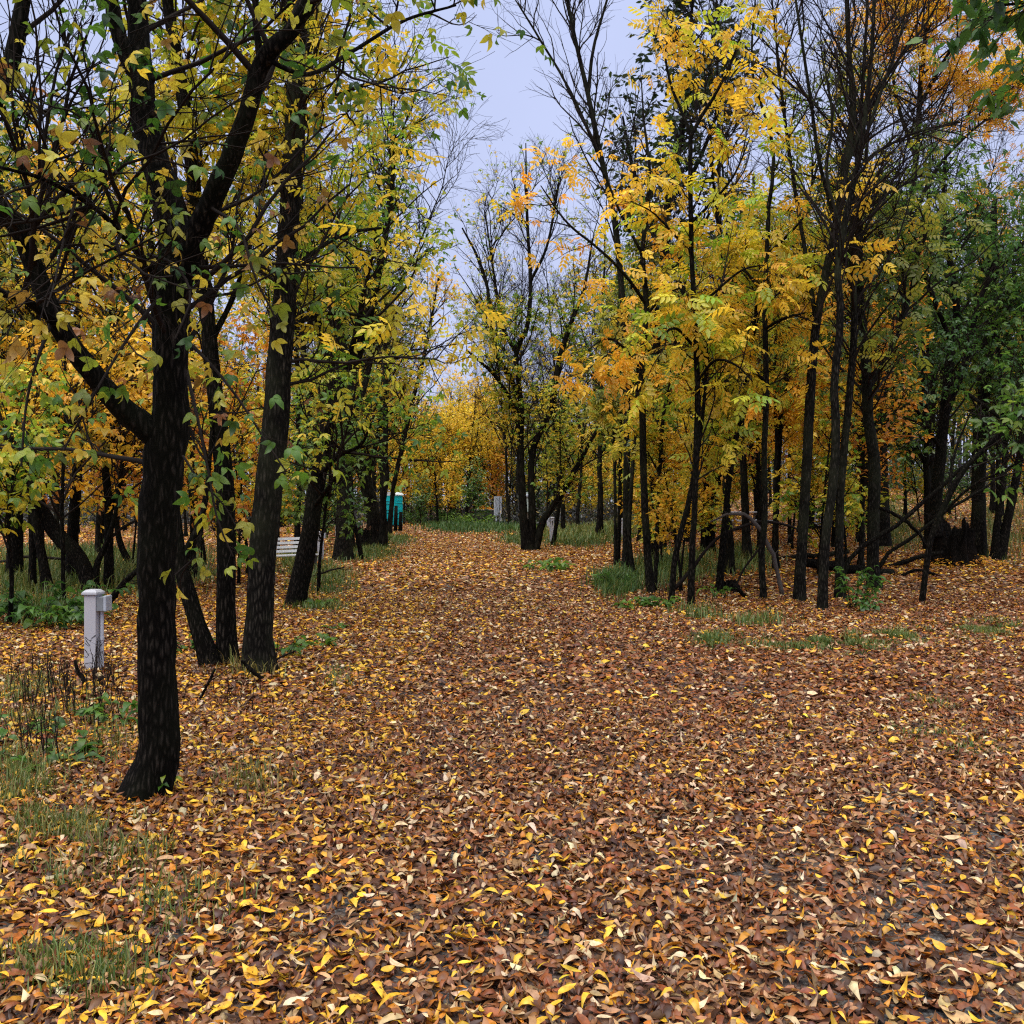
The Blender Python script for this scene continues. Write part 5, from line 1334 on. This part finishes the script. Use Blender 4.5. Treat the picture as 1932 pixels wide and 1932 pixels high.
def site_post(label, loc, rotz, h=.80, text=None, box=1, cracked=False):
    """square white post, capped, with a grey outlet box on one side"""
    w = .118
    o = thing('campsite_post', label, 'post', loc, rotz, 'white campsite posts')
    MB().box((0, 0, h / 2 - .05), (w, w, h + .1 - .002), None, .006).build('post', M['white'], o)
    m = MB(); m.box((0, 0, h + .012), (w * 1.3, w * 1.3, .02), None, .004); m.frustum((0, 0, h + .037), w * 1.24, w * .8, w * 1.24, w * .8, .024)
    m.build('cap', M['white'], o)
    if box:
        b = MB().box((box * (w / 2 + .036), 0, h - .085), (.068, .105, .135), None, .005).build('outlet_box', M['greybox'], o)
        MB().box((box * (w / 2 + .086), 0, h - .080), (.030, .112, .150), None, .011).build('cover', M['greylid'], b)
        MB().cyl((box * (w / 2 + .024), .01, h - .155), (box * (w / 2 + .024), .01, -.05), .017, None, 12).cyl((box * (w / 2 + .024), .01, h * .42), (box * (w / 2 + .024), .01, h * .42 + .03), .022, None, 12).build('conduit', M['panelgrey'], o)
    if text:
        digits(text, .125, M['ink'], o, (0, -w / 2 - .001, h * .80), (PI / 2, 0, 0))
    if cracked:
        # dark cracks where the paint has split on the lower half of the front face, traced from the picture
        L = [[(-.055, .345), (-.045, .33), (-.03, .305), (-.02, .29)], [(-.045, .35), (-.02, .325), (0, .315), (.008, .30)], [(.01, .31), (.018, .335), (.04, .35), (.058, .37), (.062, .35)], [(-.05, .295), (-.03, .275), (-.012, .262)],
             [(-.02, .29), (-.002, .272), (.006, .265)], [(-.055, .235), (-.03, .205), (-.008, .17)], [(-.05, .165), (-.035, .155), (-.02, .165)], [(.045, .165), (.055, .18), (.068, .195)], [(.062, .17), (.058, .14), (.066, .12), (.06, .09)],
             [(-.052, .09), (-.03, .10), (.01, .105), (.04, .10)], [(.05, .10), (.056, .075), (.045, .05), (.05, .03), (.04, .01)], [(.062, .085), (.052, .06), (.058, .03)], [(-.05, .085), (-.055, .06)]]
        g = np.random.default_rng(8); bmv, bmf = [], []
        for ln in L:
            c = catmull([(x, z, 0) for x, z in ln], 14)
            tg = nrm(np.gradient(c, axis=0)); s = np.stack([-tg[:, 1], tg[:, 0]], 1)
            wd = .0028 * np.clip(g.normal(1, .55, 14), .25, 2.2); wd[[0, -1]] *= .2
            o0 = len(bmv)
            for k in range(14):
                for sg in (1, -1):
                    bmv.append((c[k, 0] + sg * s[k, 0] * wd[k], -w / 2 - .0015, c[k, 1] + sg * s[k, 1] * wd[k]))
            bmf += [(o0 + 2 * k, o0 + 2 * k + 1, o0 + 2 * k + 3, o0 + 2 * k + 2) for k in range(13)]
        link('paint_cracks', np_mesh('paint_cracks', np.array(bmv), np.array(bmf), M['ink']), o)
    return o


p = on_ground(176, dist(176, 1270))
site_post('nearest white post on the left, with grey box, cracked paint and a cap', p, -.12, .745, None, 1, True)
site_post('white post numbered 26 between the leaning tree and the furrowed trunk', on_ground(604, dist(604, 1060)), -.10, .80, '2\n6', 1)
site_post('white post marked with one digit, beside the sawn stump at the left lane edge', on_ground(675, 38.0), .5, .82, '7', 0)
site_post('white post half hidden directly behind the furrowed grey trunk', on_ground(635, 45.0), .1, .85, None, 0)
site_post('white post with two stacked black digits 3 and 1 beside the dark clump of stems', on_ground(1042, dist(1042, 1025)), .05, 1.02, '3\n1', -1)
site_post('white post peeping out just behind the post with digits 3 and 1', on_ground(1035, 58.0), .1, 1.0, None, -1)
site_post('white post farthest right of the two behind the short leaning trunk, in tall grass', on_ground(1056, 72.0), .1, 1.15, None, 0)
site_post('white post between the stems at the left edge of the right thicket', on_ground(1173, 40.0), .1, .80, None, 0)
o = thing('wooden_stake', 'thin pale timber stake between the stout furrowed trunk and the leaning tree', 'stake', on_ground(517, dist(517, 1103)))
MB().box((0, 0, .30), (.045, .045, .74), None, .004).build('stake', M['stake'], o)
for px, hh, lab in ((746, 1.5, 'taller dark stake under the forked trunks by the teal toilet'), (755, 1.15, 'shorter dark stake right of the taller one by the teal toilet')):
    o = thing('wooden_stake', lab, 'stake', on_ground(px, 54.0), .2)
    MB().cyl((0, 0, -.1), (.04, 0, hh), .13, .10, 10).build('stake', M['bark_far'], o, None, None, True)

# teal portable toilet
pt = thing('portable_toilet', 'teal portable toilet with milky roof at the far left bend of the lane', 'portable toilet', on_ground(739, 64), -.30)
m = MB(); m.box((0, 0, 1.12), (1.12, 1.16, 2.0), None, .03)
for z in (.42, .62, .98, 1.18, 1.62, 1.8):
    for sx, w_, d_ in ((1, .012, 1.0), (-1, .012, 1.0)):
        m.box((sx * .566, 0, z), (.03, d_, .07), None, .008)
m.build('cabin', M['teal'], pt)
d = MB(); d.box((0, -.600, 1.10), (.78, .035, 1.84), None, .01)
d.build('door', M['teal'], pt)
dd = pt.children[1]
m = MB()
for z in (.35, .55, .95, 1.15, 1.55, 1.72): m.box((0, -.628, z), (.66, .022, .05), None, .008)
m.build('rib', M['tealdark'], dd)
MB().box((.31, -.63, 1.05), (.09, .03, .14), None, .006).build('latch', M['darkmetal'], dd)
m = MB()
for sx in (-1, 1): m.box((sx * .475, -.606, 1.11), (.13, .05, 1.98), None, .012)
m.box((0, -.606, 2.075), (.82, .05, .07), None, .01); m.build('door_frame', M['teal'], pt)
m = MB(); m.prism([(-.62, 2.12), (.62, 2.12), (.62, 2.18), (.50, 2.28), (.25, 2.345), (-.25, 2.345), (-.50, 2.28), (-.62, 2.18)], -.64, .64); m.build('roof', M['roofwhite'], pt)
MB().cyl((.38, .4, 2.1), (.38, .4, 2.55), .05, None, 12).build('vent_pipe', M['roofwhite'], pt)
m = MB()
for sx in (-1, 1): m.box((sx * .42, 0, .06), (.12, 1.26, .12), None, .01)
m.build('skid', M['darkmetal'], pt)

# tall grey meter panel on the grassy island
e = thing('meter_pedestal', 'tall pale grey electrical panel on twin posts in the island grass', 'electrical panel', on_ground(940, 66), .35)
MB().box((-.12, 0, 1.42), (.34, .2, 1.36), None, .012).build('cabinet', M['panelgrey'], e)
MB().box((-.12, -.108, 1.42), (.27, .014, 1.24), None, .004).build('cabinet_door', M['greylid'], e)
MB().box((.17, .03, 1.0), (.16, .16, 2.2), None, .008).build('post', M['panelgrey'], e)
MB().cyl((-.14, .02, -.1), (-.14, .02, .74), .055, None, 14).cyl((-.14, .02, .38), (-.14, .02, .44), .075, None, 14).build('conduit', M['panelgrey'], e, None, None, True)
e = thing('meter_post', 'pale green meter post seen through the dark clump of stems', 'meter post', on_ground(994, 60), .1)
MB().box((0, 0, 2.05), (.36, .16, .55), None, .015).build('meter_box', M['metergreen'], e)
MB().cyl((0, -.14, 2.10), (0, -.07, 2.10), .12, None, 20).build('dial', M['greylid'], e, None, None, True)
MB().box((.02, 0, 1.42), (.24, .13, .66), None, .01).build('switch_box', M['metergreen'], e)
MB().box((.02, .08, 1.0), (.13, .05, 2.1), None, .004).build('post', M['stake'], e)

# flat lidded dark bin with leaves on its lid
b = thing('storage_bin', 'low dark bin with a flat pale lid among bushes behind the island grass', 'bin', on_ground(914, 71), .1)
m = MB(); m.box((0, 0, .55), (1.6, .9, 1.06), None, .02)
for sx in (-.55, 0, .55): m.box((sx, -.455, .52), (.06, .04, .96), None, .005)
m.build('body', M['darkmetal'], b)
MB().box((0, 0, 1.115), (1.74, 1.04, .065), None, .012).build('lid', M['concrete'], b)
r = np.random.default_rng(12); n = 420
c0 = on_ground(914, 71)
u = r.normal(0, .42, n); vv = r.normal(0, .22, n)
k = (np.abs(u) < .82) & (np.abs(vv) < .46); u, vv = u[k], vv[k]; n = len(u)
hz = 1.155 + .30 * np.exp(-(u / .45) ** 2 - (vv / .3) ** 2) * r.random(n)
v, f, c = scatter(HEX, np.stack([c0[0] + u, c0[1] + vv, c0[2] + hz], 1), np.stack([r.normal(size=n), r.normal(size=n), r.normal(0, .3, n)], 1), nrm(np.stack([r.normal(0, .4, n), r.normal(-.2, .4, n), np.ones(n)], 1)), r.uniform(.1, .18, n), pick(r, 'orange', r.uniform(.1, .8, n)))
tag(link('leaves_heaped_on_lid', np_mesh('leaves_heaped_on_lid', v, f, M['litter'], c)), kind='stuff')


def picnic_table(label, loc, rotz, L=1.85):
    t = thing('picnic_table', label, 'picnic table', loc, rotz, 'picnic tables in the right woods')
    m = MB()
    for k in range(5): m.box((0, (k - 2) * .148, .755), (L, .138, .038), None, .005)
    m.build('tabletop', M['whiteboard'], t)
    for s in (-1, 1):
        m = MB()
        for k in range(2): m.box((0, s * (.60 + k * .135), .44), (L, .126, .038), None, .005)
        m.build('bench', M['whiteboard'], t)
    for sx in (-1, 1):
        m = MB()
        for s in (-1, 1):
            a = math.atan2(.36, .74)
            m.box((sx * L * .33, s * .42, .36), (.04, .09, .84), Matrix.Rotation(s * a, 3, 'X'), .004)
        m.box((sx * L * .33 + .042, 0, .70), (.04, .70, .085), None, .004); m.box((sx * L * .33 + .042, 0, .375), (.04, 1.46, .09), None, .004)
        m.build('leg', M['stake'], t)
    return t


picnic_table('first white picnic table in the right woods, seen end to end between slim trunks', on_ground(1402, 36), .18)
picnic_table('second, farther picnic table half hidden behind the big bare grey trunk', on_ground(1532, 45), -.35)


def slat_bench(label, loc, rotz, L=1.5, recl=.22):
    t = thing('slatted_bench', label, 'bench', loc, rotz, 'white slatted benches')
    m = MB()
    for k in range(4): m.box((0, .20 + .105 * k * math.sin(recl), .50 + .105 * k * math.cos(recl)), (L, .022, .068), Matrix.Rotation(-recl, 3, 'X'), .004)
    m.build('backrest', M['whiteboard'], t)
    m = MB()
    for k in range(4): m.box((0, -.24 + .115 * k, .42), (L, .085, .024), None, .004)
    m.build('seat', M['whiteboard'], t)
    for sx in (-1, 1):
        m = MB(); m.box((sx * L * .42, -.2, .19), (.05, .05, .44), None, .004)
        m.box((sx * L * .42, .235, .42), (.05, .045, .92), Matrix.Rotation(-recl * .6, 3, 'X'), .004); m.box((sx * L * .42, 0, .385), (.05, .46, .05), None, .004)
        m.build('leg', M['darkmetal'], t)
    return t


slat_bench('white slatted bench left of the lane between the furrowed trunk and the leaning tree', on_ground(541, 21.5), .75, 1.5, .5)
slat_bench('white slatted bench in the right woods between the stripped trunk and its grey neighbour', on_ground(1570, 33), -.05, 1.1, .15)

# white travel trailer on the far road
t = thing('travel_trailer', 'white travel trailer glimpsed between trunks on the far road at the right', 'trailer', on_ground(1590, 71.5), .16)
m = MB(); m.prism([(-2.9, .62), (2.95, .62), (3.0, 1.2), (2.95, 2.55), (2.6, 2.8), (-2.4, 2.82), (-2.95, 2.45), (-3.1, 1.3)], -1.15, 1.15); m.build('body', M['trailer'], t)
for x, w_ in ((-1.9, 1.0), (-.3, .7), (2.1, .9)):
    fr = MB().box((x, -1.165, 1.82), (w_ + .08, .03, .62), None, .01).build('window', M['greylid'], t)
    MB().box((x, -1.185, 1.82), (w_, .02, .54), None, .008).build('pane', M['glass'], fr)
dr = MB().box((.95, -1.165, 1.55), (.66, .03, 1.78), None, .01).build('door', M['whiteboard'], t)
MB().box((.70, -1.19, 1.5), (.06, .03, .12), None, .004).build('handle', M['darkmetal'], dr)
MB().box((0, -1.160, .95), (5.7, .018, .12), None, .004).build('stripe', M['panelgrey'], t)
for x in (-.45, .45):
    wh = MB().cyl((x, -1.12, .36), (x, -.90, .36), .36, None, 24).build('wheel', M['rubber'], t, None, None, False)
    MB().cyl((x, -1.14, .36), (x, -1.12, .36), .2, None, 18).build('rim', M['greylid'], wh)
m = MB(); m.box((-3.55, .25, .55), (1.3, .07, .09), Matrix.Rotation(.25, 3, 'Z'), .006); m.box((-3.55, -.25, .55), (1.3, .07, .09), Matrix.Rotation(-.25, 3, 'Z'), .006); m.cyl((-3.9, 0, -.05), (-3.9, 0, .6), .05, None, 10)
m.build('hitch', M['darkmetal'], t)
m = MB()
for k in range(3): m.box((.95, -1.35 - .0 * k, .18 + .2 * k), (.62, .5 - .12 * k, .04), None, .004)
m.build('step', M['whiteboard'], t)

# ================================================================== light, sky and camera
SUN_EL, SUN_AZ = math.radians(62), math.radians(215)
w = bpy.data.worlds.new('World'); S.world = w; w.use_nodes = True
nt = w.node_tree; nt.nodes.clear(); L = nt.links
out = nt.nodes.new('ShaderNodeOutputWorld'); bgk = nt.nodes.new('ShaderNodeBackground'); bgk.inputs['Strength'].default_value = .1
sky = nt.nodes.new('ShaderNodeTexSky'); sky.sky_type = 'NISHITA'; sky.sun_disc = False; sky.sun_elevation = SUN_EL; sky.sun_rotation = SUN_AZ
sky.air_density = 1.0; sky.dust_density = 2.0; sky.ozone_density = 1.0
# pale lavender overcast over clear sky, boosted above the view to light the ground
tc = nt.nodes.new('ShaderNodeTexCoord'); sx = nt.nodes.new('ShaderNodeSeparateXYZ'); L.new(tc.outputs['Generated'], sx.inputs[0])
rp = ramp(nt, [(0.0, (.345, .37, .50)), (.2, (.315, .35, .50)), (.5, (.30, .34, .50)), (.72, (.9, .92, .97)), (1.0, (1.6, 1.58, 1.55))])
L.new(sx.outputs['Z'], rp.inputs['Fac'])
cl = nt.nodes.new('ShaderNodeTexNoise'); cl.inputs['Scale'].default_value = 3.0; cl.inputs['Detail'].default_value = 5; L.new(tc.outputs['Generated'], cl.inputs['Vector'])
cr = ramp(nt, [(.3, (.94,) * 3), (.7, (1.06,) * 3)]); L.new(cl.outputs['Fac'], cr.inputs['Fac'])
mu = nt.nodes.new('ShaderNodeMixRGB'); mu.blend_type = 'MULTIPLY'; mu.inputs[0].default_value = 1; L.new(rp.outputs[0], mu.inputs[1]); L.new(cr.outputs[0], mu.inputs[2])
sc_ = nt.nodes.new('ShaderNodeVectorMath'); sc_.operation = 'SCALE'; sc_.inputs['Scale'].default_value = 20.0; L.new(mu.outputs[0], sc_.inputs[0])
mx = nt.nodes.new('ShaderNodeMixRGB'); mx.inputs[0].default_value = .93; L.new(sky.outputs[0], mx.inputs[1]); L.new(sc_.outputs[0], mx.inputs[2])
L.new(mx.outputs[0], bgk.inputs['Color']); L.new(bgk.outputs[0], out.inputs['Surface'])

sl = bpy.data.lights.new('sun', 'SUN'); sl.energy = 2.2; sl.angle = math.radians(50); sl.color = (1.0, .955, .89)
so = bpy.data.objects.new('sun', sl); COL.objects.link(so)
dv = Vector((math.sin(SUN_AZ) * math.cos(SUN_EL), math.cos(SUN_AZ) * math.cos(SUN_EL), math.sin(SUN_EL)))
so.rotation_euler = dv.to_track_quat('Z', 'Y').to_euler(); so.location = (0, -10, 40)

cam = bpy.data.cameras.new('camera'); co = bpy.data.objects.new('camera', cam); COL.objects.link(co)
co.location = (0, 0, EYE); co.rotation_euler = (PI / 2, 0, 0)
cam.sensor_width = 36; cam.lens = 36 * FPX / 1932; cam.shift_y = -(966 - HOR) / 1932; cam.clip_start = .05; cam.clip_end = 1500
S.camera = co
S.render.resolution_x = S.render.resolution_y = 1024
S.view_settings.view_transform = 'Standard'; S.view_settings.look = 'None'; S.view_settings.exposure = 0; S.view_settings.gamma = 1
cy = S.cycles
cy.max_bounces = 6; cy.diffuse_bounces = 3; cy.glossy_bounces = 2; cy.transmission_bounces = 4; cy.transparent_max_bounces = 4
cy.caustics_reflective = False; cy.caustics_refractive = False; cy.sample_clamp_indirect = 4
cy.use_denoising = False
cy.filter_width = 1.2
